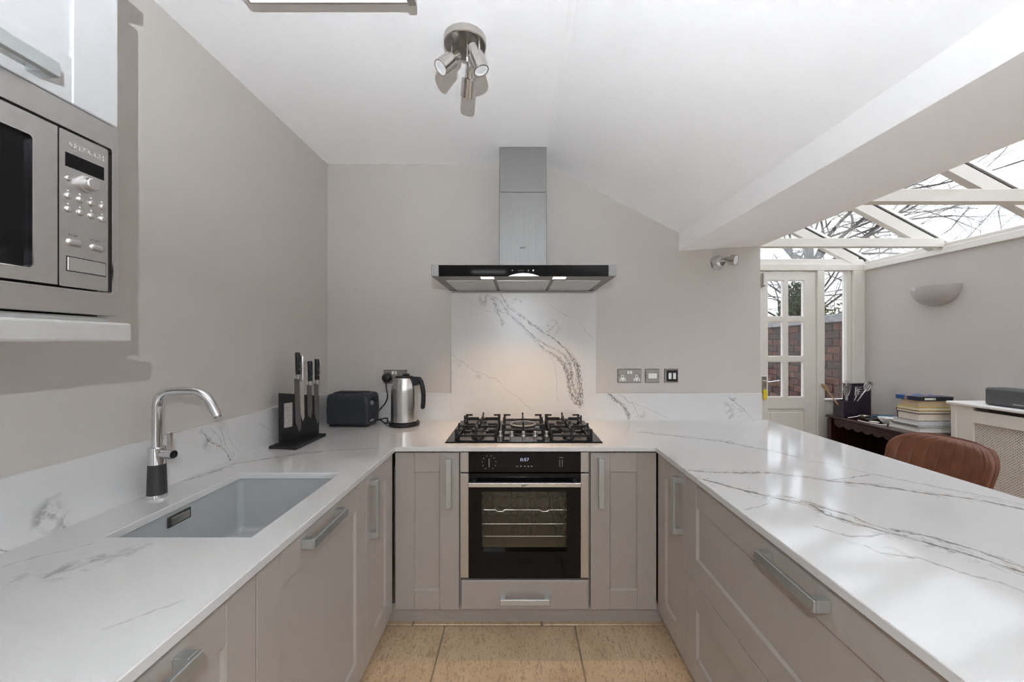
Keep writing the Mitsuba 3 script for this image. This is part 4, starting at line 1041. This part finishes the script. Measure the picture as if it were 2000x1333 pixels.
for sgn, xx in ((1, RX0 + 0.0190), (-1, RX0 + 0.0205)):
    c0 = gzz0 - sgn * (gy1 if sgn > 0 else gy0)
    c1 = gzz1 - sgn * (gy0 if sgn > 0 else gy1)
    for c in np.arange(c0, c1, pitch):
        ln = sg.LineString([(gy0 - 1, sgn * (gy0 - 1) + c), (gy1 + 1, sgn * (gy1 + 1) + c)]).intersection(rect)
        if ln.is_empty or ln.length < 0.01:
            continue
        (a0, b0), (a1, b1) = ln.coords[0], ln.coords[-1]
        t = np.array([a1 - a0, b1 - b0]) / ln.length
        nrm = np.array([-t[1], t[0]]) * bw / 2
        pts = [np.array(q) + s * nrm for q in ((a0, b0), (a1, b1)) for s in (1, -1)]
        gr.append((pts, xx))
gm = []
for pts, xx in gr:
    v = np.array([(x, p[0], p[1]) for x in (xx, xx + 0.0014) for p in pts])
    gm.append(trimesh.Trimesh(v, [(0, 1, 3), (0, 3, 2), (4, 7, 5), (4, 6, 7), (0, 4, 5), (0, 5, 1), (2, 3, 7), (2, 7, 6), (1, 5, 7), (1, 7, 3), (0, 2, 6), (0, 6, 4)], process=False))
k = add(rc + '__grille', cat(gm), 'm_grille', False)
labels[k] = {'label': 'cream lattice grille of crossing slats', 'kind': 'stuff'}
add(rc + '__radiator', cat([cbox(3.10, 3.16, gy0, gy1, 0.16, 0.78, 0.01)] + [cbox(3.085, 3.10, y, y + 0.03, 0.18, 0.76, 0.004) for y in np.arange(gy0 + 0.02, gy1 - 0.04, 0.06)]), 'm_dark', False)
add(rc + '__backing', box(RX0 + 0.024, RX0 + 0.026, gy0 - 0.01, gy1 + 0.01, gzz0 - 0.01, gzz1 + 0.01), 'm_dark', False)

sp = thing('speaker', 'long dark grey speaker on top of the radiator cabinet', 'speaker')
sz = RZ + 0.0004
add(sp + '__body', rbox(3.045, 3.175, 2.235, 2.600, sz, sz + 0.113, 0.012), 'm_speaker')
add(sp + '__grille', rbox(3.036, 3.046, 2.245, 2.590, sz + 0.009, sz + 0.105, 0.0045), 'm_speaker')
add(sp + '__badge', cbox(3.0345, 3.0362, 2.385, 2.445, sz + 0.020, sz + 0.0245, 0.0005), 'm_alu', False)

# ------------------------------------------------------------------ tan leather chair


def leather(p, n, uv):
    b = fbm(p.x * 22, p.y * 22, p.z * 22, 3)
    return mix((0.115, 0.038, 0.017), (0.185, 0.066, 0.030), b)


mat('m_leather', proc(leather), 0.42, spec=0.4)
mat('m_piping', (0.105, 0.030, 0.016), 0.45)
ch = thing('dining_chair', 'tan leather dining chair with a channel-stitched back at the peninsula', 'chair')
CY, CW, CZ0, CZ1 = 2.008, 0.264, 0.50, 0.848


def back_pt(s, t, off):
    """s across (-1..1), t up (0..1), off towards the back."""
    rr = 0.30
    half = CW * (0.90 + 0.10 * t)
    if t > 1 - rr:
        half -= 0.16 * (1 - math.sqrt(max(0.0, 1 - ((t - 1 + rr) / rr) ** 2)))
    if t < 0.12:
        half -= 0.05 * (1 - math.sqrt(max(0.0, 1 - ((0.12 - t) / 0.12) ** 2)))
    y = CY + s * half
    z = CZ0 + (CZ1 - CZ0) * t
    x = 2.105 + 0.105 * t ** 1.1 - 0.085 * (s * half / CW) ** 2 + off
    return x, y, z


ns, nt = 145, 30
ss, ts = np.linspace(-1, 1, ns), np.linspace(0, 1, nt)
v, f = [], []
for side in (0, 1):
    for t in ts:
        for s in ss:
            edge = min(1.0, (1 - abs(s)) / 0.10, (1 - t) / 0.10, t / 0.10)
            puff = math.sqrt(max(0.0, 1 - (1 - edge) ** 2))
            chan = 0.0055 * abs(math.sin((s * 4.5 + 0.5) * PI)) ** 0.5 * (1 if abs(s) < 0.9 else 0)
            off = (-0.022 * puff - chan * puff) if side == 0 else 0.024 * puff + 0.004
            v.append(back_pt(s, t, off))
for side in (0, 1):
    o0 = side * ns * nt
    for j in range(nt - 1):
        for i in range(ns - 1):
            a, b, c, d = o0 + j * ns + i, o0 + j * ns + i + 1, o0 + (j + 1) * ns + i + 1, o0 + (j + 1) * ns + i
            f += [(a, c, b), (a, d, c)] if side == 0 else [(a, b, c), (a, c, d)]
rim_idx = [i for i in range(ns)] + [j * ns + ns - 1 for j in range(1, nt)] + [(nt - 1) * ns + i for i in range(ns - 2, -1, -1)] + [j * ns for j in range(nt - 2, 0, -1)]
for a, b in zip(rim_idx, rim_idx[1:] + rim_idx[:1]):
    f += [(a, b, b + ns * nt), (a, b + ns * nt, a + ns * nt)]
add(ch + '__backrest', trimesh.Trimesh(np.array(v), np.array(f), process=False), 'm_leather', True)
pip = [back_pt(ss[i], 0.0, 0.0) for i in range(0, ns, 8)] + [back_pt(1, t, 0) for t in ts[1:]] + [back_pt(s, 1, 0) for s in ss[::-1][1::8]] + [back_pt(-1, t, 0) for t in ts[::-1][1:]]
add(ch + '__piping', tube([(x + 0.002, y, z) for x, y, z in pip], 0.005, 8), 'm_piping')
add(ch + '__seat', rbox(1.66, 2.115, CY - 0.235, CY + 0.235, 0.42, 0.505, 0.038), 'm_leather')
for sx, sy in ((-1, -1), (-1, 1), (1, -1), (1, 1)):
    p = np.array([1.88 + sx * 0.14, CY + sy * 0.14, 0.425])
    add(ch + '__leg', cyl(p, (1.88 + sx * 0.20, CY + sy * 0.20, 0.001), 0.015, 0.010, 16), 'm_black')

# ------------------------------------------------------------------ bookcase, books and kitchen things on it


def mahogany(p, n, uv):
    g = fbm(p.x * 40, p.y * 4, p.z * 60, 3)
    return mix((0.014, 0.0045, 0.0035), (0.042, 0.012, 0.008), g)


mat('m_mahogany', proc(mahogany), 0.22)
bc = thing('bookcase', 'low dark mahogany bookcase with a scalloped apron along the right wall', 'bookcase')
BX0, BX1, BY0, BY1, BZ = 2.775, 3.240, 2.792, 3.600, 0.690
add(bc + '__top', cbox(BX0, BX1, BY0, BY1, BZ - 0.024, BZ, 0.006), 'm_mahogany', False)
for y in (BY0 + 0.012, BY1 - 0.034):
    add(bc + '__side', box(BX0 + 0.025, BX1, y, y + 0.022, 0.0, BZ - 0.0245), 'm_mahogany', False)
add(bc + '__back', box(BX1 - 0.012, BX1 - 0.002, BY0 + 0.035, BY1 - 0.035, 0.05, BZ - 0.0245), 'm_mahogany', False)
ys = np.linspace(BY0 + 0.036, BY1 - 0.036, 97)
sc_pts = [(y, BZ - 0.075 - 0.022 * abs(math.sin((y - BY0) * PI / 0.092)) ** 0.8) for y in ys]
add(bc + '__apron', prism([(ys[0], BZ - 0.0248)] + sc_pts + [(ys[-1], BZ - 0.0248)], BX0 + 0.030, BX0 + 0.042, 'x'), 'm_mahogany', False)
for y in (BY1 - 0.05, BY0 + 0.006):
    add(bc + '__end_rail', cbox(BX0 + 0.012, BX0 + 0.024, y, y + 0.045, 0.0, BZ - 0.03, 0.003), 'm_mahogany', False)
for z in (0.08, 0.36):
    add(bc + '__shelf', box(BX0 + 0.03, BX1 - 0.014, BY0 + 0.035, BY1 - 0.035, z, z + 0.020), 'm_mahogany', False)

PAPER = mat('m_paper', proc(lambda p, n, uv: mix((0.60, 0.55, 0.46), (0.72, 0.67, 0.58), noise(p.x * 4, p.y * 4, p.z * 900))), 0.8)
PAPER2 = mat('m_paper_white', proc(lambda p, n, uv: mix((0.62, 0.62, 0.60), (0.76, 0.76, 0.74), noise(p.x * 4, p.y * 4, p.z * 900))), 0.8)
mat('m_blue', proc(lambda p, n, uv: mix((0.008, 0.012, 0.03), mix((0.015, 0.075, 0.24), (0.35, 0.17, 0.08), smoothstep(0.62, 0.75, fbm(p.y * 30, p.x * 30, 3.0))), smoothstep(2.90, 2.93, p.y) * 1.0)), 0.3)
for nm, c in (('m_book_black', (0.012, 0.012, 0.014)), ('m_book_tan', (0.52, 0.40, 0.26)), ('m_book_yellow', (0.62, 0.47, 0.03)), ('m_book_red', (0.08, 0.012, 0.012)), ('m_book_brown', (0.045, 0.022, 0.014)), ('m_book_grey', (0.56, 0.58, 0.62)), ('m_book_green', (0.06, 0.10, 0.085)), ('m_book_cream', (0.60, 0.55, 0.47)), ('m_orange', (0.55, 0.24, 0.08))):
    mat(nm, c, 0.4)


def book(z, h, x0, x1, y0, y1, cover, page, spine, label, rot=0.0):
    """Closed book lying flat: pages between two boards, the spine on side '-x', '-y', '+x' or '+y'."""
    k = thing('book', label, 'book', None)
    t = min(0.0028, 0.18 * h)
    o = 0.004
    cx, cy = (x0 + x1) / 2, (y0 + y1) / 2
    R = trimesh.transformations.rotation_matrix(math.radians(rot), [0, 0, 1], [cx, cy, 0])

    def go(m):
        m.apply_transform(R)
        return m
    sp_ = {'-x': (x0, x0 + t, y0, y1), '+x': (x1 - t, x1, y0, y1), '-y': (x0, x1, y0, y0 + t), '+y': (x0, x1, y1 - t, y1)}[spine]
    add(k + '__cover', go(cat([cbox(x0, x1, y0, y1, z, z + t, 0.0006), cbox(x0, x1, y0, y1, z + h - t, z + h, 0.0006), cbox(*sp_, z, z + h, 0.0006)])), cover, False)
    add(k + '__pages', go(box(x0 + (t if spine == '-x' else o), x1 - (t if spine == '+x' else o), y0 + (t if spine == '-y' else o), y1 - (t if spine == '+y' else o), z + t, z + h - t)), page, False)
    return k


z = BZ + 0.0004
bks = [(0.030, 2.862, 3.145, 2.835, 3.080, 'm_book_cream', PAPER2, '+x', 'cream paged book at the very bottom of the book pile', 0.0),
       (0.0165, 2.866, 3.140, 2.845, 3.055, 'm_book_green', PAPER2, '+y', 'dark green spiral notebook second from the bottom of the book pile', -1.0),
       (0.031, 2.858, 3.142, 2.840, 3.045, 'm_book_grey', PAPER2, '-y', 'pale grey book third from the bottom of the book pile', 0.0),
       (0.053, 2.864, 3.120, 2.850, 3.010, 'm_book_brown', PAPER, '+y', 'thick book with brown boards and cream pages in the middle of the pile', 0.5),
       (0.021, 2.860, 3.135, 2.845, 3.016, 'm_book_red', PAPER, '+y', 'dark red book with cream pages above the thick brown one', -0.5),
       (0.024, 2.862, 3.115, 2.845, 3.008, 'm_book_yellow', PAPER, '+y', 'book with a yellow cover below the tan block of the pile', 1.0),
       (0.046, 2.866, 3.090, 2.850, 2.990, 'm_book_tan', 'm_book_tan', '-y', 'thick tan book second from the top of the pile', -1.0),
       (0.029, 2.852, 3.110, 2.838, 3.010, 'm_blue', 'm_book_black', '-x', 'blue and black book on the very top of the pile', 1.0)]
for i, (h, x0, x1, y0, y1, cv, pg_, spn, lab, rot) in enumerate(bks):
    kb_ = book(z, h, x0, x1, y0, y1, cv, pg_, spn, lab, rot)
    if i == 1:
        add(kb_ + '__spiral', tube([(2.8655 + 0.004 * math.cos(a * 16), 2.85 + 0.195 * a / (2 * PI), z + 0.008 + 0.0075 * math.sin(a * 16)) for a in np.linspace(0, 2 * PI, 260)], 0.0008, 5), 'm_dark')
    if i == 7:
        add(kb_ + '__spine_label', cbox(2.895, 2.975, 2.8368, 2.8376, z + 0.007, z + 0.022, 0.0001), 'm_paper_white', False)
        add(kb_ + '__spine_print', cat([cbox(2.955 + 0.006 * j, 2.959 + 0.006 * j, 2.8362, 2.8368, z + 0.011, z + 0.018, 0.0001) for j in range(3)]), 'm_print_grey', False)
    z += h + 0.0006

# utensil pot and what stands in it
up = thing('utensil_pot', 'square dark purple utensil pot on the bookcase', 'pot')
mat('m_pot', (0.022, 0.014, 0.024), 0.18)
ux0, ux1, uy0, uy1 = 2.782, 2.905, 3.400, 3.520
zp = BZ + 0.0004
add(up + '__body', unman(man(cbox(ux0, ux1, uy0, uy1, zp, zp + 0.145, 0.004)) - man(cbox(ux0 + 0.006, ux1 - 0.006, uy0 + 0.006, uy1 - 0.006, zp + 0.006, zp + 0.2, 0.003))), 'm_pot', False)
ur = np.array([2.845, 3.46, zp + 0.012])
mat('m_spoon_wood', proc(lambda p, n, uv: mix((0.36, 0.24, 0.14), (0.52, 0.38, 0.25), fbm(p.x * 60, p.y * 60, p.z * 14))), 0.6)
k = thing('wooden_spoon', 'wooden spoon leaning left in the utensil pot', 'spoon')
hd0, hd1 = np.array([2.862, 3.475, zp + 0.012]), np.array([2.660, 3.455, E - 0.378])
sd = (hd1 - hd0) / np.linalg.norm(hd1 - hd0)
add(k + '__handle', tube([hd0, hd0 + (hd1 - hd0) * 0.75, hd1 - sd * 0.020], [0.006, 0.0062, 0.007], 10), 'm_spoon_wood')
bw_ = ball((0, 0, 0), (0.028, 0.009, 0.044), 3)
add(k + '__bowl', along(trimesh.Trimesh(np.c_[bw_.vertices[:, 1], bw_.vertices[:, 0], bw_.vertices[:, 2]][:, [1, 0, 2]], bw_.faces[:, ::-1], process=False), hd1, sd), 'm_spoon_wood')
k = thing('whisk', 'steel balloon whisk standing in the utensil pot', 'whisk')
w0, w1 = np.array([2.845, 3.45, zp + 0.02]), np.array([2.836, 3.44, zp + 0.175])
wd_ = (w1 - w0) / np.linalg.norm(w1 - w0)
add(k + '__handle', tube([w0, w0 + wd_ * 0.13, w0 + wd_ * 0.150], [0.011, 0.012, 0.009], 14), 'm_alu')
ws = []
for i in range(8):
    a = PI * i / 8
    for_ = np.array([math.cos(a), math.sin(a), 0])
    c = w0 + wd_ * 0.148
    q = [c + wd_ * (0.155 * (1 - math.cos(t)) / 2) + for_ * (0.034 * math.sin(t) * (0.45 + 0.55 * (1 - math.cos(t)) / 2)) for t in np.linspace(0, PI, 14)]
    ws += [tube(q, 0.0011, 5), tube([c + (p - c) - 2 * for_ * ((p - c) @ for_) for p in q], 0.0011, 5)]
add(k + '__wires', cat(ws), 'm_chrome')
k = thing('spaghetti_server', 'steel spaghetti server between whisk and slotted spoon in the pot', 'server')
f0, f1 = np.array([2.868, 3.47, zp + 0.02]), np.array([2.945, 3.465, E - 0.452])
add(k + '__handle', tube([f0, f0 + (f1 - f0) * 0.9, f1], [0.004, 0.004, 0.006], 10), 'm_chrome')
add(k + '__head', cat([hull([f1 + np.array(q) for q in ((-0.018, -0.004, 0), (0.014, -0.004, 0.008), (-0.012, -0.004, 0.075), (0.026, -0.004, 0.075), (-0.018, 0, 0), (0.014, 0, 0.008), (-0.012, 0, 0.075), (0.026, 0, 0.075))])] + [tube([f1 + np.array([s * 0.018 + 0.004, -0.002, zz]), f1 + np.array([s * 0.020 + 0.004, -0.016, zz + 0.004]), f1 + np.array([s * 0.020 + 0.005, -0.030, zz + 0.010])], [0.003, 0.003, 0.0018], 7) for s in (-1, 1) for zz in (0.012, 0.032, 0.052, 0.072)]), 'm_chrome')
k = thing('slotted_spoon', 'steel slotted spoon leaning right in the utensil pot', 'spoon')
g0, g1 = np.array([2.840, 3.435, zp + 0.02]), np.array([2.985, 3.425, E - 0.400])
gd = (g1 - g0) / np.linalg.norm(g1 - g0)
add(k + '__handle', tube([g0, g0 + (g1 - g0) * 0.8, g1], [0.004, 0.0045, 0.007], 10), 'm_chrome')
sideways = np.array([gd[2], 0, -gd[0]])
disc = sg.Point(0, 0).buffer(0.040, quad_segs=12)
disc = sg.Polygon([(x * 0.85, y * 1.15) for x, y in disc.exterior.coords])
for s in (-0.018, 0.0, 0.018):
    disc = disc.difference(rrect(s - 0.0035, s + 0.0035, -0.026, 0.026, 0.003))
hm_ = prism(disc, -0.0012, 0.0012, 'z')
hv = np.array(hm_.vertices)
dsh = -0.010 * (1 - (hv[:, 0] ** 2 + hv[:, 1] ** 2) / 0.0017)
cc = g1 + gd * 0.040
hv = cc + hv[:, :1] * sideways + hv[:, 1:2] * gd + (hv[:, 2:3] - dsh[:, None]) * np.array([0, 1.0, 0])
add(k + '__bowl', trimesh.Trimesh(hv, hm_.faces, process=False), 'm_alu', False)

k = thing('black_box', 'upright black box standing behind the utensil pot at the end of the bookcase', 'box')
add(k + '__shell', cbox(2.925, 3.135, 3.535, 3.595, zp, zp + 0.272, 0.004), 'm_pot', False)
add(k + '__lid', cbox(2.922, 3.138, 3.532, 3.597, zp + 0.2724, zp + 0.282, 0.003), 'm_pot', False)
bo = thing('bowl', 'small white bowl beside the book pile on the bookcase', 'bowl')
solo(bo, lathe([(0, 0), (0.028, 0), (0.032, 0.004), (0.062, 0.044), (0.064, 0.050), (0.061, 0.050), (0.056, 0.042), (0.028, 0.008), (0, 0.006)], (2.925, 3.150, zp), 40), 'm_white')
k = thing('ladle', 'steel ladle lying on the bookcase in front of the pot', 'ladle')
add(k + '__cup', lathe([(0, 0), (0.022, 0.002), (0.036, 0.014), (0.041, 0.034), (0.039, 0.034), (0.034, 0.016), (0.02, 0.005), (0, 0.003)], (2.900, 3.330, zp), 32), 'm_chrome')
add(k + '__handle', tube([(2.862, 3.335, zp + 0.033), (2.84, 3.345, zp + 0.022), (2.79, 3.372, zp + 0.008)], 0.005, 8), 'm_chrome')
k = thing('folded_cloth', 'folded blue cloth on the bookcase against the wall', 'cloth')
mat('m_teal', (0.03, 0.10, 0.16), 0.8)
solo(k, cat([rbox(2.99, 3.16, 3.23, 3.38, zp, zp + 0.016, 0.007), rbox(2.995, 3.155, 3.235, 3.37, zp + 0.0165, zp + 0.032, 0.007)]), 'm_teal')
k = thing('pouch', 'black pouch lying in front of the blue cloth on the bookcase', 'pouch')
solo(k, rbox(2.84, 2.965, 3.205, 3.272, zp, zp + 0.030, 0.013), 'm_book_black')
k = thing('charging_cable', 'white cable lying along the front edge of the bookcase top', 'cable')
solo(k, tube(fillet([(2.80, 3.28, zp + 0.004), (2.795, 3.20, zp + 0.004), (2.81, 3.12, zp + 0.004), (2.85, 3.085, zp + 0.004), (2.86, 3.098, zp + 0.009)], 0.03), 0.0038, 8), 'm_white')
k = thing('shell_dish', 'small cream dish in front of the white bowl on the bookcase', 'dish')
solo(k, lathe([(0, 0), (0.020, 0), (0.034, 0.014), (0.032, 0.015), (0.018, 0.004), (0, 0.003)], (2.835, 3.140 + 0.03, zp), 28), 'm_book_cream')

# ------------------------------------------------------------------ outside: garden wall of bricks, paving, shrubs, bare trees
for i, c in enumerate(((0.072, 0.034, 0.026), (0.050, 0.031, 0.027), (0.105, 0.044, 0.028), (0.034, 0.027, 0.026))):
    cc = np.array(c)
    mat(f'm_brick_{i}', proc((lambda cc: lambda p, n, uv: mix((cc * 0.55).tolist(), (cc * 1.35).tolist(), fbm(p.x * 40, p.y * 40, p.z * 50, 4)))(cc)), 0.85)
mat('m_mortar', (0.060, 0.053, 0.048), 0.9)
mat('m_coping', proc(lambda p, n, uv: mix((0.16, 0.16, 0.165), (0.34, 0.34, 0.345), fbm(p.x * 14, p.y * 14, p.z * 30, 4))), 0.85)
mat('m_paving', proc(lambda p, n, uv: mix((0.10, 0.09, 0.08), (0.20, 0.185, 0.165), fbm(p.x * 6, p.y * 6, 1.0, 4))), 0.9)
mat('m_bark', proc(lambda p, n, uv: mix((0.028, 0.026, 0.024), (0.075, 0.068, 0.060), fbm(p.x * 14, p.y * 14, p.z * 5, 3))), 0.9)
scene['m_leaf'] = {'type': 'principledthin', 'base_color': rgb((0.040, 0.062, 0.026)), 'roughness': 0.5, 'diff_trans': 0.5}
scene['m_leaf_light'] = {'type': 'principledthin', 'base_color': rgb((0.11, 0.12, 0.045)), 'roughness': 0.5, 'diff_trans': 0.7}
ground = add('ground', box(-3, 40, 3.9, 45, -0.25, -0.13), 'm_paving', False)
labels[ground] = {'label': 'stone paving of the garden outside', 'kind': 'structure'}
ground = add('ground', box(3.45, 40, -6, 3.9, -0.25, -0.13), 'm_paving', False)
labels[ground] = {'label': 'ground beside the conservatory', 'kind': 'structure'}

gw = struct_root('wall_garden', 'old red brick garden wall with a pale stone coping outside the door')
wa = np.array([3.325, 3.86])
wdv = np.array([0.175, 0.9846])
yaw = math.degrees(math.atan2(wdv[1], wdv[0]))
toW = lambda s, dd, zz: T().translate([float(wa[0] + wdv[0] * s + wdv[1] * dd), float(wa[1] + wdv[1] * s - wdv[0] * dd), float(zz)]).rotate([0, 0, 1], yaw)
LW = 6.5
scene[gw + '__core'] = {**ply(box(0, LW, -0.21, -0.012, -0.13, 1.555), 'm_mortar', False), 'to_world': toW(0, 0, 0)}
protos = []
for w_ in (0.228, 0.109):
    for _ in range(2):
        m = cbox(0, w_, -0.10, 0.0, 0, 0.074, 0.004)
        m.vertices += rng.normal(0, 0.0012, m.vertices.shape)
        protos.append((w_, [ply(m, f'm_brick_{i}', False) for i in range(4)]))
rest = []
cnt = 0
for r_ in range(20):
    z = -0.125 + 0.084 * r_
    s = -0.02 * rng.random()
    flem = r_ % 2
    i = 0
    while s < LW - 0.22:
        w_, prs = protos[(0 if (i + flem) % 2 == 0 else 2) + int(rng.integers(0, 2))]
        pick = int(rng.choice(4, p=[0.36, 0.28, 0.20, 0.16]))
        if r_ < 13:
            pick = int(rng.choice(4, p=[0.50, 0.18, 0.24, 0.08]))
        out = float(rng.uniform(-0.004, 0.004))
        if s < 2.5 and z > 0.45 and cnt < 290:
            scene[key_for(gw + '__brick')] = {**prs[pick], 'to_world': toW(s, out, z + rng.uniform(-0.002, 0.002))}
            cnt += 1
        else:
            rest.append(box(s, s + w_, -0.10, out, z, z + 0.074))
        s += w_ + 0.010
        i += 1
k = gw + '__far_bricks'
scene[k] = {**ply(cat(rest), 'm_brick_0', False), 'to_world': toW(0, 0, 0)}
labels[k] = {'label': 'bricks of the far and lower wall', 'kind': 'stuff'}
for i in range(7):
    k = key_for(gw + '__coping_stone')
    scene[k] = {**ply(cbox(0, 0.92, -0.25, 0.035, 1.556, 1.640, 0.008), 'm_coping', False), 'to_world': toW(-0.02 + 0.93 * i, 0, float(rng.uniform(-0.003, 0.003)))}


def tree(x, y, h, r, spread, seed, label, lean=(0, 0), levels=6, low=0.35):
    """A bare winter tree: trunk, main limbs and fine twigs."""
    R_ = np.random.default_rng(seed)
    t = thing('tree', label, 'tree', 'bare trees beyond the garden wall')
    trunk, limbs, twigs = [], [], []

    def grow(p, d, length, rad, lev):
        n = 4 if lev < 3 else 3
        q = p
        for i in range(n):
            d = d + R_.normal(0, 0.13 + 0.025 * lev, 3)
            d[2] += 0.03 if lev < 3 else -0.02
            d /= np.linalg.norm(d)
            e = q + d * length / n
            r0, r1 = rad * (1 - 0.45 * i / n), rad * (1 - 0.45 * (i + 1) / n)
            (limbs if lev < 3 else twigs).append((q, e, r0, r1))
            q = e
            if lev < levels:
                for _ in range(1 if lev > 0 or i > 0 else 0):
                    if R_.random() < 0.88:
                        a, b = frame_of(d)
                        ph = R_.uniform(0, 2 * PI)
                        side = math.cos(ph) * a + math.sin(ph) * b
                        side[2] *= 0.55
                        nd = d * R_.uniform(0.45, 0.9) + side * spread * R_.uniform(0.7, 1.2)
                        grow(q, nd / np.linalg.norm(nd), length * R_.uniform(0.55, 0.80), r1 * 0.66, lev + 1)

    p = np.array([x, y, -0.13])
    top_ = p + np.array([lean[0], lean[1], h * low])
    trunk.append((p, p + (top_ - p) * 0.5, r * 1.25, r))
    trunk.append((p + (top_ - p) * 0.5, top_, r, r * 0.9))
    for i in range(6):
        ph = 2 * PI * i / 6 + R_.uniform(-0.4, 0.4)
        d = np.array([math.cos(ph) * spread, math.sin(ph) * spread, R_.uniform(0.35, 1.0)])
        grow(top_ - np.array([0, 0, R_.uniform(0, 0.25) * h * low]), d / np.linalg.norm(d), h * 0.42, r * 0.42, 1)
    g = lambda q: [np.array([s[i] for s in q]) for i in range(4)]
    add(t + '__trunk', frusta(*g(trunk), n=12), 'm_bark', True)
    k_ = add(t + '__limbs', frusta(*g(limbs), n=6), 'm_bark', True)
    k_ = add(t + '__twigs', frusta(*g(twigs), n=3), 'm_bark', True)
    labels[k_] = {'label': 'bare twigs', 'kind': 'stuff'}
    return t


TREES = [(8.9, 12.2, 7.5, 0.14, 0.85, 3, 'bare tree whose thick trunk shows above the garden door', (0, 0), 0.60),
         (12.6, 12.8, 7.4, 0.085, 1.0, 5, 'bare tree whose branches fill the middle roof panes', (0.3, 0), 0.30),
         (14.0, 11.6, 6.6, 0.08, 1.0, 8, 'bare tree whose branches fill the right roof panes', (0, 0), 0.30),
         (8.0, 10.0, 4.6, 0.04, 0.9, 11, 'slender bare tree behind the side light', (0.2, 0), 0.26),
         (12.4, 17.5, 9.0, 0.11, 1.0, 14, 'bare tree farthest back beyond the wall', (0, 0), 0.32)]
for x, y, h, r, s_, sd_, lab, ln_, lo_ in TREES:
    t = tree(x, y, h, r, s_, sd_, lab, ln_, 6, lo_)
    labels[t].pop('group', None)


def shrub(c, rad, n, b, label, size=0.09, seed=1):
    R_ = np.random.default_rng(seed)
    s = thing('shrub', label, 'shrub')
    u = R_.normal(size=(n, 3))
    u /= np.linalg.norm(u, axis=1, keepdims=True)
    p = np.array(c) + u * np.array(rad) * (R_.random((n, 1)) ** 0.4) * (0.75 + 0.5 * meshkit.noise(u * 2.3 + 9, seed)[:, None])
    a = R_.normal(size=(n, 3))
    a /= np.linalg.norm(a, axis=1, keepdims=True)
    bb = np.cross(a, R_.normal(size=(n, 3)))
    bb /= np.linalg.norm(bb, axis=1, keepdims=True)
    L = size * R_.uniform(0.6, 1.3, (n, 1))
    v = np.stack([p - a * L, p - bb * L * 0.4, p + a * L, p + bb * L * 0.4], 1).reshape(-1, 3)
    f = (np.array([(0, 1, 2), (0, 2, 3)])[None] + (np.arange(n) * 4)[:, None, None]).reshape(-1, 3)
    k_ = add(s + '__foliage', trimesh.Trimesh(v, f, process=False), b, False)
    labels[k_] = {'label': 'leaves', 'kind': 'stuff'}
    add(s + '__stem', cyl((c[0], c[1], -0.13), (c[0], c[1], c[2]), 0.07, 0.04, 10), 'm_bark')


shrub((6.50, 9.2, 1.75), (0.36, 0.7, 1.0), 5200, 'm_leaf', 'dark evergreen shrub behind the upper right pane of the garden door', 0.060, 2)
shrub((5.75, 9.4, 1.30), (0.55, 0.7, 0.62), 3200, 'm_leaf', 'low grey-green shrub behind the upper left pane of the garden door', 0.06, 4)
shrub((8.5, 10.4, 1.60), (0.9, 0.8, 0.75), 2000, 'm_leaf_light', 'yellowish shrub behind the side light above the brick wall', 0.06, 6)
